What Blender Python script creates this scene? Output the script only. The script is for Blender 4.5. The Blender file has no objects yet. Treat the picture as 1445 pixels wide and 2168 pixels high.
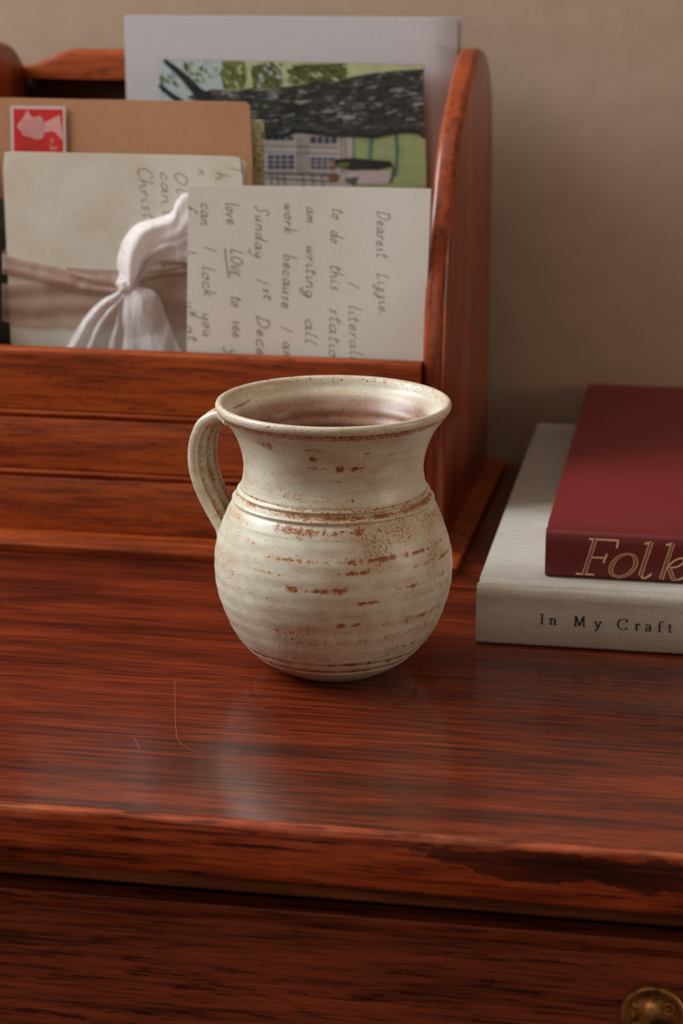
import bpy, bmesh, math, random
from mathutils import Vector, Matrix, noise

random.seed(7)
scene = bpy.context.scene
COL = scene.collection
T = 0.80                      # height of the chest top above the floor (m)
IMG_W, IMG_H, FPX = 1445, 2168, 4890.0

# ------------------------------------------------------------------ camera
YAW, PITCH = math.radians(10.5), math.radians(15.8)
FW = Vector((-math.sin(YAW) * math.cos(PITCH), math.cos(YAW) * math.cos(PITCH), -math.sin(PITCH)))
RT = Vector((math.cos(YAW), math.sin(YAW), 0))
UP = RT.cross(FW)
CAM = Vector((0.1715, -0.9072, 0.3286 + T))
cam_data = bpy.data.cameras.new('camera')
cam = bpy.data.objects.new('camera', cam_data)
COL.objects.link(cam)
cam.matrix_world = Matrix(((RT.x, UP.x, -FW.x, CAM.x), (RT.y, UP.y, -FW.y, CAM.y), (RT.z, UP.z, -FW.z, CAM.z), (0, 0, 0, 1)))
cam_data.sensor_fit = 'VERTICAL'
cam_data.sensor_height = 36
cam_data.sensor_width = 24
cam_data.lens = 36 * FPX / IMG_H
cam_data.clip_start = 0.05
cam_data.dof.use_dof = True
cam_data.dof.focus_distance = 0.925
cam_data.dof.aperture_fstop = 11
scene.camera = cam

# ------------------------------------------------------------------ world, lights, exposure
world = bpy.data.worlds.new('world')
scene.world = world
world.use_nodes = True
world.node_tree.nodes['Background'].inputs[0].default_value = (0.75, 0.85, 1.0, 1)
world.node_tree.nodes['Background'].inputs[1].default_value = 0.3
vs = scene.view_settings
vs.view_transform = 'Standard'
vs.look = 'None'
vs.gamma = 1
vs.use_curve_mapping = False
vs.exposure = -0.37
cy = scene.cycles
cy.max_bounces, cy.diffuse_bounces, cy.glossy_bounces, cy.transmission_bounces, cy.transparent_max_bounces = 5, 3, 3, 3, 10
cy.use_adaptive_sampling = True
cy.adaptive_threshold = 0.05
cy.caustics_reflective = cy.caustics_refractive = False


def area_light(name, loc, direction, sx, sy, power, color):
    d = bpy.data.lights.new(name, 'AREA')
    d.shape = 'RECTANGLE'
    d.size, d.size_y, d.energy, d.color = sx, sy, power, color
    o = bpy.data.objects.new(name, d)
    o.location = loc
    o.rotation_euler = Vector(direction).to_track_quat('-Z', 'Y').to_euler()
    COL.objects.link(o)
    return o


WIN = [  # daylight through left and right windows, the front one an added fill light: (name, centre, facing, width, height, power, colour)
    ('daylight_left_window', (-1.16, -0.09, T + 1.12), (1, 0, 0), 0.80, 1.15, 50.0, (0.89, 0.98, 1.03)),
    ('daylight_right_window', (2.26, -0.34, T + 0.50), (-1, 0, 0), 0.45, 1.1, 13.0, (1.0, 0.90, 0.76)),
    ('added_front_fill', (-0.75, -2.54, T + 0.80), (0, 1, 0), 1.2, 1.2, 7.0, (1.0, 0.86, 0.68)),
]
for w_ in WIN:
    area_light(*w_)

# ------------------------------------------------------------------ helpers


def at(px, py, y):
    """point of the plane Y = y seen at photo position px, py"""
    d = FW * FPX + RT * (px - IMG_W / 2) - UP * (py - IMG_H / 2)
    t = (y - CAM.y) / d.y
    return CAM + d * t


def lin(r, g, b):
    def f(c):
        c /= 255.0
        return c / 12.92 if c <= 0.04045 else ((c + 0.055) / 1.055) ** 2.4
    return (f(r), f(g), f(b), 1.0)


def tag(o, label, cat, group=None):
    o['label'] = label
    o['category'] = cat
    if group:
        o['group'] = group
    return o


def structure(o):
    o['kind'] = 'structure'
    return o


def empty(name, loc, label, cat, rz=0.0):
    o = bpy.data.objects.new(name, None)
    o.empty_display_size = 0.02
    o.location = loc
    o.rotation_euler = (0, 0, rz)
    COL.objects.link(o)
    tag(o, label, cat)
    bpy.context.view_layer.update()
    return o


ORG = {}


def mesh_obj(name, verts, faces, mat, parent=None, smooth=None, origin=None, midx=None):
    """verts in world coordinates (or in the parent's frame when origin is 'local')"""
    me = bpy.data.meshes.new(name)
    if origin == 'local' or (parent is None and origin is None):
        vs_ = [tuple(v) for v in verts]
    else:
        base = ORG.get(parent.name, Vector((0, 0, 0))) if parent else Vector(origin)
        vs_ = [tuple(Vector(v) - base) for v in verts]
    me.from_pydata(vs_, [], faces)
    me.validate()
    mats = mat if isinstance(mat, (list, tuple)) else [mat]
    for m in mats:
        me.materials.append(m)
    if midx:
        for p, i in zip(me.polygons, midx):
            p.material_index = i
    bm = bmesh.new()
    bm.from_mesh(me)
    bmesh.ops.recalc_face_normals(bm, faces=bm.faces)
    bm.to_mesh(me)
    bm.free()
    if smooth is not None:
        me.shade_smooth()
        if smooth < 180:
            me.set_sharp_from_angle(angle=math.radians(smooth))
    o = bpy.data.objects.new(name, me)
    COL.objects.link(o)
    if parent:
        o.parent = parent
        ORG[o.name] = ORG.get(parent.name, Vector((0, 0, 0)))
    elif origin is not None and origin != 'local':
        o.location = origin
        ORG[o.name] = Vector(origin)
    return o


def thing(name, loc, label, cat):
    o = empty(name, loc, label, cat)
    ORG[o.name] = Vector(loc)
    return o


def box_data(x0, x1, y0, y1, z0, z1, bevel=0.0, seg=2):
    bm = bmesh.new()
    bmesh.ops.create_cube(bm, size=1)
    for v in bm.verts:
        v.co = Vector(((x0 + x1) / 2 + v.co.x * (x1 - x0), (y0 + y1) / 2 + v.co.y * (y1 - y0), (z0 + z1) / 2 + v.co.z * (z1 - z0)))
    if bevel:
        bmesh.ops.bevel(bm, geom=list(bm.edges), offset=bevel, segments=seg, profile=0.5, affect='EDGES')
    bm.verts.index_update()
    out = ([v.co.copy() for v in bm.verts], [[v.index for v in f.verts] for f in bm.faces])
    bm.free()
    return out


def box(name, x0, x1, y0, y1, z0, z1, mat, parent=None, bevel=0.0, seg=2, origin=None):
    v, f = box_data(x0, x1, y0, y1, z0, z1, bevel, seg)
    return mesh_obj(name, v, f, mat, parent, 35 if bevel else None, origin)


def extrude_x(name, prof, x0, x1, mat, parent, nx=1, smooth=35, fn=None):
    """closed (y, z) profile extruded along x; fn may shift a vertex"""
    n = len(prof)
    vs_, fs = [], []
    for i in range(nx + 1):
        x = x0 + (x1 - x0) * i / nx
        for (y, z) in prof:
            p = Vector((x, y, z))
            vs_.append(fn(p) if fn else p)
    for i in range(nx):
        for j in range(n):
            a, b = i * n + j, i * n + (j + 1) % n
            fs.append([a, b, b + n, a + n])
    fs.append(list(range(n)))
    fs.append(list(range(nx * n, nx * n + n)))
    return mesh_obj(name, vs_, fs, mat, parent, smooth)


def smooth_line(pts, sub=6, closed=False):
    """Catmull-Rom through the points (any dimension)"""
    pts = [Vector(p) for p in pts]
    if len(pts) < 3:
        return pts
    out = []
    n = len(pts)
    rng = range(n) if closed else range(n - 1)
    for i in rng:
        if closed:
            p0, p1, p2, p3 = pts[i - 1], pts[i], pts[(i + 1) % n], pts[(i + 2) % n]
        else:
            p1, p2 = pts[i], pts[i + 1]
            p0 = pts[i - 1] if i > 0 else p1 * 2 - p2
            p3 = pts[i + 2] if i + 2 < n else p2 * 2 - p1
        for k in range(sub):
            t = k / sub
            out.append(0.5 * ((2 * p1) + (p2 - p0) * t + (2 * p0 - 5 * p1 + 4 * p2 - p3) * t * t + (3 * p1 - p0 - 3 * p2 + p3) * t ** 3))
    if not closed:
        out.append(pts[-1])
    return out


class Strokes:
    """pen strokes in a plane, collected into one thin mesh"""

    def __init__(self):
        self.v, self.f = [], []

    def add(self, pts, to3d, width, nib=None):
        """pts: 2D polyline; to3d(x, y, lift) -> point; nib(dx, dy) scales the width"""
        n = len(pts)
        if n < 2:
            return
        base = len(self.v)
        for i, p in enumerate(pts):
            a = pts[max(i - 1, 0)]
            b = pts[min(i + 1, n - 1)]
            d = Vector((b[0] - a[0], b[1] - a[1]))
            if d.length < 1e-9:
                d = Vector((1, 0))
            d.normalize()
            w = width * (nib(d.x, d.y) if nib else 1.0) * 0.5
            nx, ny = -d.y * w, d.x * w
            self.v.append(to3d(p[0] + nx, p[1] + ny, 1))
            self.v.append(to3d(p[0] - nx, p[1] - ny, 1))
        for i in range(n - 1):
            k = base + 2 * i
            self.f.append([k, k + 1, k + 3, k + 2])

    def build(self, name, mat, parent):
        return mesh_obj(name, self.v, self.f, mat, parent)


# ------------------------------------------------------------------ materials
class NT:
    def __init__(self, name):
        self.m = bpy.data.materials.new(name)
        self.m.use_nodes = True
        self.t = self.m.node_tree
        self.b = self.t.nodes['Principled BSDF']
        self.co = None

    def n(self, kind, **kw):
        nd = self.t.nodes.new(kind)
        for k, v in kw.items():
            setattr(nd, k, v)
        return nd

    def link(self, a, b):
        self.t.links.new(a, b)

    def coords(self, scale=(1, 1, 1), loc=None, rnd=0.0):
        if self.co is None:
            self.co = self.n('ShaderNodeTexCoord')
        src = self.co.outputs['Object']
        if rnd:
            oi = self.n('ShaderNodeObjectInfo')
            mul = self.n('ShaderNodeMath', operation='MULTIPLY')
            mul.inputs[1].default_value = rnd
            self.link(oi.outputs['Random'], mul.inputs[0])
            add = self.n('ShaderNodeVectorMath', operation='ADD')
            self.link(src, add.inputs[0])
            self.link(mul.outputs[0], add.inputs[1])
            src = add.outputs[0]
        mp = self.n('ShaderNodeMapping')
        mp.inputs['Scale'].default_value = scale
        if loc:
            mp.inputs['Location'].default_value = loc
        self.link(src, mp.inputs['Vector'])
        return mp.outputs[0]

    def noise(self, vec, scale=1.0, detail=4.0, rough=0.55, dist=0.0):
        nd = self.n('ShaderNodeTexNoise')
        nd.inputs['Scale'].default_value = scale
        nd.inputs['Detail'].default_value = detail
        nd.inputs['Roughness'].default_value = rough
        nd.inputs['Distortion'].default_value = dist
        self.link(vec, nd.inputs['Vector'])
        return nd.outputs['Fac']

    def ramp(self, fac, stops):
        nd = self.n('ShaderNodeValToRGB')
        cr = nd.color_ramp
        while len(cr.elements) < len(stops):
            cr.elements.new(0.5)
        for e, (p, c) in zip(cr.elements, stops):
            e.position = p
            e.color = c if len(c) == 4 else (*c, 1)
        self.link(fac, nd.inputs[0])
        return nd.outputs[0]

    def mix(self, fac, a, b, mode='MIX'):
        nd = self.n('ShaderNodeMix', data_type='RGBA', blend_type=mode)
        for sock, val in ((nd.inputs[0], fac), (nd.inputs[6], a), (nd.inputs[7], b)):
            if hasattr(val, 'is_linked'):
                self.link(val, sock)
            else:
                sock.default_value = val
        return nd.outputs[2]

    def math(self, op, a, b=0.0, clamp=False):
        nd = self.n('ShaderNodeMath', operation=op, use_clamp=clamp)
        for sock, val in ((nd.inputs[0], a), (nd.inputs[1], b)):
            if hasattr(val, 'is_linked'):
                self.link(val, sock)
            else:
                sock.default_value = val
        return nd.outputs[0]

    def bump(self, h, strength=0.2, dist=0.001):
        nd = self.n('ShaderNodeBump')
        nd.inputs['Strength'].default_value = strength
        nd.inputs['Distance'].default_value = dist
        self.link(h, nd.inputs['Height'])
        self.link(nd.outputs[0], self.b.inputs['Normal'])
        return nd

    def set(self, **kw):
        for k, v in kw.items():
            s = self.b.inputs[k.replace('_', ' ')]
            if hasattr(v, 'is_linked'):
                self.link(v, s)
            else:
                s.default_value = v
        return self.m


def G(v):
    return (v, v, v, 1)


def wood(name, c_light, c_mid, c_dark, axis='x', freq=1.0, pore=0.55, rough=0.38, coat=0.5, coat_rough=0.14, extra=None):
    m = NT(name)

    def sc(a, b):
        return {'x': (a, b, b), 'y': (b, a, b), 'z': (b, b, a)}[axis]
    broad = m.noise(m.coords(sc(5 * freq, 45 * freq), rnd=5.0), 1.0, 2, 0.5, 0.4)
    streak = m.noise(m.coords(sc(17 * freq, 330 * freq), rnd=3.0), 1.0, 3, 0.6, 0.35)
    fine = m.noise(m.coords(sc(38 * freq, 1300 * freq), rnd=2.0), 1.0, 2, 0.6)
    pores = m.noise(m.coords(sc(95 * freq, 1000 * freq), rnd=7.0), 1.0, 2, 0.6)
    fig = m.math('ADD', m.math('ADD', m.math('MULTIPLY', broad, 0.34), m.math('MULTIPLY', streak, 0.38)), m.math('MULTIPLY', fine, 0.28))
    col = m.ramp(fig, [(0.42, c_dark), (0.50, c_mid), (0.60, c_light)])
    pm = m.ramp(pores, [(pore, G(0)), (pore + 0.08, G(1))])
    pst = m.ramp(streak, [(0.40, G(0.95)), (0.60, G(0.25))])
    dark = tuple(c * 0.5 for c in c_dark[:3]) + (1,)
    col = m.mix(m.math('MULTIPLY', pm, pst), col, dark)
    if extra:
        col = extra(m, col)
    m.bump(m.math('ADD', m.math('MULTIPLY', pm, -0.5), fine), 0.08, 0.0004)
    rg = m.ramp(broad, [(0.3, G(rough - 0.06)), (0.7, G(rough + 0.06))])
    return m.set(Base_Color=col, Roughness=rg, Coat_Weight=coat, Coat_Roughness=coat_rough, Coat_IOR=1.5, Specular_IOR_Level=0.14)


def plain(name, rgb, rough=0.6, var=0.0, scale=80, bump=0.0, **kw):
    m = NT(name)
    c = lin(*rgb)
    if var:
        nz = m.noise(m.coords((scale,) * 3), 1.0, 4)
        col = m.ramp(nz, [(0.3, tuple(x * (1 - var) for x in c[:3]) + (1,)), (0.7, tuple(min(1, x * (1 + var)) for x in c[:3]) + (1,))])
        m.set(Base_Color=col)
        if bump:
            m.bump(nz, bump, 0.0005)
    else:
        m.set(Base_Color=c)
    return m.set(Roughness=rough, **kw)


# walls: matt painted plaster, pinkish beige
def mat_wall():
    m = NT('painted_plaster')
    nz = m.noise(m.coords((60, 60, 60)), 1.0, 4)
    fine = m.noise(m.coords((420, 420, 420)), 1.0, 3)
    col = m.ramp(nz, [(0.3, lin(172, 144, 122)), (0.7, lin(180, 151, 129))])
    m.bump(m.math('ADD', m.math('MULTIPLY', nz, 0.6), m.math('MULTIPLY', fine, 0.4)), 0.25, 0.0012)
    return m.set(Base_Color=col, Roughness=0.75)


M_WALL = mat_wall()
M_CEIL = plain('white_ceiling_paint', (225, 218, 208), 0.8)
M_FLOOR = wood('oak_floorboards', lin(120, 78, 48), lin(98, 60, 36), lin(66, 40, 24), 'x', 0.3)
M_FRAME = plain('white_gloss_paint', (225, 222, 215), 0.35)

# ------------------------------------------------------------------ the room
XL, XR, YB, YF, ZC = -1.2, 2.3, 0.3545, -2.6, 2.6


def wall_box(name, *a):
    return structure(box(name, *a, M_WALL))


wall_box('wall_back', XL - 0.1, XR + 0.1, YB, YB + 0.1, 0, ZC)
wall_box('wall_left', XL - 0.1, XL, YF, YB, 0, ZC)
wall_box('wall_right', XR, XR + 0.1, YF, YB, 0, ZC)
wall_box('wall_front', XL - 0.1, XR + 0.1, YF - 0.1, YF, 0, ZC)
structure(box('floor', XL - 0.1, XR + 0.1, YF - 0.1, YB + 0.1, -0.05, 0, M_FLOOR))
structure(box('ceiling', XL - 0.1, XR + 0.1, YF - 0.1, YB + 0.1, ZC, ZC + 0.05, M_CEIL))


def window_frame(name, c, face, w, h):
    """painted casing with one glazing bar round each window"""
    c = Vector(c)
    parts = []
    t = 0.045
    for (u0, u1, v0, v1) in ((-w / 2 - t, w / 2 + t, h / 2, h / 2 + t), (-w / 2 - t, w / 2 + t, -h / 2 - t, -h / 2),
                             (-w / 2 - t, -w / 2, -h / 2, h / 2), (w / 2, w / 2 + t, -h / 2, h / 2)):
        if face[0]:
            xa, xb = (XL, XL + 0.03) if face[0] > 0 else (XR - 0.03, XR)
            parts.append(box_data(xa, xb, c.y + u0, c.y + u1, c.z + v0, c.z + v1, 0.003))
        else:
            parts.append(box_data(c.x + u0, c.x + u1, YF, YF + 0.03, c.z + v0, c.z + v1, 0.003))
    vs_, fs = [], []
    for v, f in parts:
        fs += [[i + len(vs_) for i in q] for q in f]
        vs_ += v
    return structure(mesh_obj(name, vs_, fs, M_FRAME))


for i, w_ in enumerate(WIN):
    window_frame('window_%d' % (i + 1), w_[1], w_[2], w_[3], w_[4])  # the frame on the front wall only surrounds the added fill light

# ------------------------------------------------------------------ chest of drawers
C_L, C_M, C_D = lin(148, 66, 38), lin(118, 46, 26), lin(70, 26, 17)


def stain(m, col):
    """an old dark polish stain on the front edge, with a shape of its own, and worn pale flecks along the arris"""
    sep = m.n('ShaderNodeSeparateXYZ')
    m.link(m.co.outputs['Object'], sep.inputs[0])
    x, y, z = sep.outputs
    nz = m.noise(m.coords((60, 200, 200)), 1.0, 4)
    wob = m.math('MULTIPLY', m.math('SUBTRACT', nz, 0.5), 0.012)
    z = m.math('SUBTRACT', z, T)
    zz = m.math('ADD', z, wob)
    # lower limit sinks from -3 mm at x = 0.048 to -15 mm at x = 0.085
    low = m.math('MAXIMUM', m.math('MULTIPLY', m.math('SUBTRACT', x, 0.046), -0.33), -0.0135)
    inside = m.math('MULTIPLY', m.math('GREATER_THAN', zz, low), m.math('LESS_THAN', zz, -0.0035))
    inside = m.math('MULTIPLY', inside, m.math('GREATER_THAN', x, 0.049))
    inside = m.math('MULTIPLY', inside, m.math('LESS_THAN', y, -0.160))
    inside = m.math('MULTIPLY', inside, 0.72)
    col = m.mix(inside, col, lin(44, 18, 16))
    ar = m.math('MULTIPLY', m.math('LESS_THAN', y, -0.1672), m.math('GREATER_THAN', zz, -0.0022))
    n2 = m.noise(m.coords((35, 50, 50)), 1.0, 3)
    ar = m.math('MULTIPLY', ar, m.ramp(n2, [(0.42, G(0)), (0.6, G(0.75))]))
    return m.mix(ar, col, lin(176, 92, 56))


M_TOP = wood('polished_mahogany_top', lin(128, 49, 21), lin(97, 31, 12), lin(52, 16, 8), 'x', 1.2, 0.56, 0.36, 0.75, 0.16)
M_DRW = wood('mahogany_drawer_front', lin(170, 86, 58), lin(142, 68, 45), lin(78, 40, 30), 'x', 0.8, 0.55, 0.45, 0.15, 0.25)
M_DARK = wood('gap_shade_carcass_wood', lin(34, 15, 10), lin(25, 11, 7), lin(15, 7, 5), 'x', 1.0, 0.55, 0.6, 0.0, 0.3)  # near-black: the shade of the gap under the top is coloured in

chest = thing('chest_of_drawers', (0, 0, 0), 'polished red-brown mahogany chest of drawers with a moulded top and brass pull', 'chest')
XA, XB = -0.62, 0.62


def jag(p):
    """a hand-finished front arris, slightly uneven"""
    if p.y < -0.1665 and p.z > T - 0.024:
        w = noise.noise(Vector((p.x * 22, p.z * 300, 1.3))) * 0.0006 + noise.noise(Vector((p.x * 90, p.z * 200, 4.1))) * 0.0003
        return Vector((p.x, p.y + w, p.z + w * 0.5 * (p.z > T - 0.004) * (p.y > -0.1699)))
    return p


M_LIP = wood('worn_mahogany_lipping', lin(190, 90, 50), lin(154, 65, 36), lin(78, 35, 24), 'x', 0.8, 0.55, 0.42, 0.25, 0.2, stain)
YJ = -0.1660                   # joint between the top board and its front lipping
extrude_x('top_board', [(YB - 0.0015, T), (YJ, T), (YJ, T - 0.0270), (YB - 0.0015, T - 0.0270)], XA - 0.02, XB + 0.02, M_TOP, chest, 1, 40)
lip_prof = [(YJ, T - 0.00005), (-0.1682, T - 0.00005), (-0.1691, T - 0.0003), (-0.1697, T - 0.0010), (-0.170, T - 0.0022),
            (-0.170, T - 0.0205), (-0.1697, T - 0.0214), (-0.1690, T - 0.0222), (YJ, T - 0.0222)]
M_FAS = wood('dusty_under_moulding', lin(118, 66, 38), lin(98, 53, 30), lin(74, 38, 22), 'x', 0.8, 0.60, 0.6, 0.0, 0.3)
extrude_x('under_moulding', [(YJ, T - 0.0223), (-0.1688, T - 0.0223), (-0.1689, T - 0.0262), (-0.1682, T - 0.0272), (YJ, T - 0.0275)], XA - 0.02, XB + 0.02, M_FAS, chest, 1, 30)
extrude_x('edge_lipping', lip_prof, XA - 0.02, XB + 0.02, M_LIP, chest, 260, 40, jag)
box('carcass', XA, XB, -0.1438, YB - 0.002, 0.06, T - 0.0480, M_DARK, chest, 0.002)
box('top_rail', XA, XB, -0.110, YB - 0.002, T - 0.0480, T - 0.0270, M_DARK, chest)
box('plinth', XA - 0.005, XB + 0.005, -0.140, YB - 0.002, 0.0, 0.06, M_DARK, chest, 0.003)


def drawer(x0, x1, z0, z1):
    yf = -0.1545
    h = z1
    prof = [(-0.1440, h), (yf + 0.0008, h), (yf + 0.0002, h - 0.0003), (yf, h - 0.0009), (yf, h - 0.0040), (yf + 0.0006, h - 0.0052),
            (yf + 0.0016, h - 0.0058), (yf + 0.0020, h - 0.0064), (yf + 0.0012, h - 0.0072), (yf + 0.0010, h - 0.0080),
            (yf + 0.0010, z0 + 0.004), (yf + 0.003, z0), (-0.1440, z0)]
    return extrude_x('drawer', prof, x0, x1, M_DRW, chest, 1, 30)


d_top = drawer(-0.598, 0.598, T - 0.215, T - 0.0398)
d_low = drawer(-0.598, 0.598, T - 0.43, T - 0.222)
d_bot = drawer(-0.598, 0.598, T - 0.70, T - 0.437)

# brass pull: pressed rosette with a dark post and swinging bail
M_BRASS = None


def mat_brass():
    m = NT('aged_brass')
    nz = m.noise(m.coords((160, 160, 160)), 1.0, 4, 0.6)
    col = m.ramp(nz, [(0.30, lin(70, 48, 32)), (0.5, lin(176, 126, 78)), (0.7, lin(216, 170, 112))])
    rg = m.ramp(nz, [(0.3, G(0.6)), (0.7, G(0.3))])
    m.bump(nz, 0.3, 0.0006)
    return m.set(Base_Color=col, Metallic=0.85, Roughness=rg)


M_BRASS = mat_brass()
M_POST = plain('blackened_brass', (40, 32, 30), 0.3, Metallic=0.7)


def rosette(cx, cz, parent):
    yb = -0.1535
    prof = [(0.0000, 0.0040), (0.0030, 0.0038), (0.0050, 0.0030), (0.0068, 0.0022), (0.0085, 0.0020), (0.0098, 0.0026), (0.0108, 0.0030),
            (0.0116, 0.0024), (0.0120, 0.0010), (0.0120, 0.0)]
    ns = 48
    vs_, fs = [], []
    for (r, h) in prof:
        for k in range(ns):
            a = 2 * math.pi * k / ns
            vs_.append((cx + r * math.cos(a), yb - h, cz + r * 1.03 * math.sin(a)))
    for i in range(len(prof) - 1):
        for k in range(ns):
            a, b = i * ns + k, i * ns + (k + 1) % ns
            fs.append([a, b, b + ns, a + ns])
    # embossing: a small ring with a bead in it and a few leaf-like lumps

    def blob(x, z, rx, rz, h, rot=0):
        b0 = len(vs_)
        n_, m_ = 12, 4
        for i in range(m_ + 1):
            ph = math.pi / 2 * i / m_
            for k in range(n_):
                a = 2 * math.pi * k / n_
                u, v = rx * math.cos(ph) * math.cos(a), rz * math.cos(ph) * math.sin(a)
                vs_.append((cx + x + u * math.cos(rot) - v * math.sin(rot), yb - 0.0016 - h * math.sin(ph), cz + z + u * math.sin(rot) + v * math.cos(rot)))
        for i in range(m_):
            for k in range(n_):
                a, b = b0 + i * n_ + k, b0 + i * n_ + (k + 1) % n_
                fs.append([a, b, b + n_, a + n_])

    def ring(x, z, r, t, h):
        b0 = len(vs_)
        n_, m_ = 20, 8
        for k in range(n_):
            a = 2 * math.pi * k / n_
            for j in range(m_):
                q = 2 * math.pi * j / m_
                rr = r + t * math.cos(q)
                vs_.append((cx + x + rr * math.cos(a), yb - h - t * math.sin(q), cz + z + rr * math.sin(a)))
        for k in range(n_):
            for j in range(m_):
                a, b = b0 + k * m_ + j, b0 + k * m_ + (j + 1) % m_
                c, d = b0 + ((k + 1) % n_) * m_ + (j + 1) % m_, b0 + ((k + 1) % n_) * m_ + j
                fs.append([a, b, c, d])
    for (s, z) in ((1, 1), (-1, -1), (1, -1)):
        ring(0.0052 * s, 0.0042 * z, 0.0021, 0.0005, 0.0032)
        blob(0.0052 * s, 0.0042 * z, 0.0008, 0.0008, 0.0022)
    blob(0.0006, 0.0066, 0.0016, 0.0007, 0.0022, 0.5)
    blob(-0.0022, 0.0070, 0.0008, 0.0008, 0.0018)
    blob(-0.0010, 0.0034, 0.0016, 0.0006, 0.0026, 0.5)
    blob(-0.0062, 0.0036, 0.0022, 0.0011, 0.0014, -0.7)
    blob(-0.0070, -0.0010, 0.0012, 0.0024, 0.0014)
    mesh_obj('pull_rosette', vs_, fs, M_BRASS, parent, 60)
    # post
    prof = [(0.0, 0.0135), (0.0024, 0.0130), (0.0040, 0.0112), (0.0044, 0.0095), (0.0036, 0.0075), (0.0026, 0.006), (0.0028, 0.0025)]
    vs_, fs = [], []
    ns2 = 24
    for (r, h) in prof:
        for k in range(ns2):
            a = 2 * math.pi * k / ns2
            vs_.append((cx + 0.0018 + r * math.cos(a), yb - h, cz - 0.0022 + r * math.sin(a)))
    for i in range(len(prof) - 1):
        for k in range(ns2):
            a, b = i * ns2 + k, i * ns2 + (k + 1) % ns2
            fs.append([a, b, b + ns2, a + ns2])
    mesh_obj('pull_post', vs_, fs, M_POST, parent, 60)


def tube(name, path, rad, mat, parent, ns=12, smooth=60):
    pts = [Vector(p) for p in path]
    vs_, fs = [], []
    nrm = None
    for i, p in enumerate(pts):
        d = (pts[min(i + 1, len(pts) - 1)] - pts[max(i - 1, 0)]).normalized()
        if nrm is None:
            nrm = d.orthogonal().normalized()
        nrm = (nrm - d * nrm.dot(d)).normalized()
        bn = d.cross(nrm)
        r = rad(i / (len(pts) - 1)) if callable(rad) else rad
        for k in range(ns):
            a = 2 * math.pi * k / ns
            vs_.append(p + nrm * math.cos(a) * r + bn * math.sin(a) * r)
    for i in range(len(pts) - 1):
        for k in range(ns):
            a, b = i * ns + k, i * ns + (k + 1) % ns
            fs.append([a, b, b + ns, a + ns])
    fs.append(list(range(ns)))
    fs.append(list(range((len(pts) - 1) * ns, len(pts) * ns)))
    return mesh_obj(name, vs_, fs, mat, parent, smooth)


RX, RZ = 0.1452, T - 0.0692
rosette(RX, RZ, d_top)
rosette(RX + 0.072, RZ, d_top)
tube('pull_bail', smooth_line([(RX + 0.0018, -0.163, RZ - 0.004), (RX + 0.003, -0.166, RZ - 0.013), (RX + 0.016, -0.168, RZ - 0.024), (RX + 0.037, -0.168, RZ - 0.027),
                               (RX + 0.060, -0.168, RZ - 0.024), (RX + 0.071, -0.166, RZ - 0.013), (RX + 0.0738, -0.163, RZ - 0.004)], 8), 0.0022, M_BRASS, d_top)

# hairline scratches in the polish
M_SCR = plain('scratched_polish', (160, 84, 50), 0.5)


def on_top(px, py):
    d = FW * FPX + RT * (px - IMG_W / 2) - UP * (py - IMG_H / 2)
    return CAM + d * ((T - CAM.z) / d.z)


for pts, w in ([[(370, 1440), (370, 1480), (371, 1520), (374, 1558), (384, 1574), (402, 1586), (420, 1593)], 0.0002], [[(283, 1560), (289, 1574), (296, 1587)], 0.0002]):
    st = Strokes()
    wp = [on_top(*q) for q in smooth_line([(a, b) for a, b in pts], 6)]
    st.add([(p.x, p.y) for p in wp], lambda x, y, l: Vector((x, y, T + 0.00006)), w)
    st.build('scratch', M_SCR, chest)

# ------------------------------------------------------------------ letter rack
M_RACK = wood('oiled_oak_rack', lin(168, 78, 29), lin(146, 61, 21), lin(110, 44, 17), 'x', 1.2, 0.545, 0.45, 0.15, 0.25)
M_RACKZ = wood('oiled_oak_rack_side', lin(156, 70, 32), lin(134, 56, 24), lin(98, 39, 19), 'z', 0.8, 0.60, 0.40, 0.5, 0.15)

RY0 = 0.151                    # front face of the planks
RXI, RXO = 0.0134, 0.0246      # inner and outer face of the right side
LXI, LXO = -0.2300, -0.2412
rack = thing('letter_rack', (-0.1, 0.24, T), 'varnished brown wooden letter rack with rounded sides, full of letters and cards', 'letter rack')


def arc(cx, cz, r, a0, a1, n=5):
    return [(cx + r * math.cos(math.radians(a0 + (a1 - a0) * i / n)), cz + r * math.sin(math.radians(a0 + (a1 - a0) * i / n))) for i in range(n + 1)]


# base board: stepped, rounded nose, wrapping the front and both ends
BZ = 0.0068


def base_board():
    prof = [(0.0, 0.0004), (0.0, 0.0012), (-0.0006, 0.0030), (-0.0004, 0.0042), (0.0006, 0.0050), (0.0030, 0.0054), (0.0042, 0.0056), (0.0052, 0.0064), (0.0060, BZ)]
    vs_, fs = [], []
    x0, x1, y0, y1 = -0.2516, 0.0336, 0.1345, 0.336
    for (ins, z) in prof:
        vs_ += [(x0 + ins, y0 + ins, T + z), (x1 - ins, y0 + ins, T + z), (x1 - ins, y1, T + z), (x0 + ins, y1, T + z)]
    n = len(prof)
    for i in range(n - 1):
        for k in range(4):
            a, b = 4 * i + k, 4 * i + (k + 1) % 4
            fs.append([a, b, b + 4, a + 4])
    fs.append([0, 1, 2, 3])
    fs.append([4 * (n - 1) + k for k in range(4)])
    return mesh_obj('base_board', vs_, fs, M_RACK, rack, 30)


base_board()

# front: three planks with a bead worked on each joint
P_Z = [BZ, 0.0382, 0.0683, 0.0990]


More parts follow.
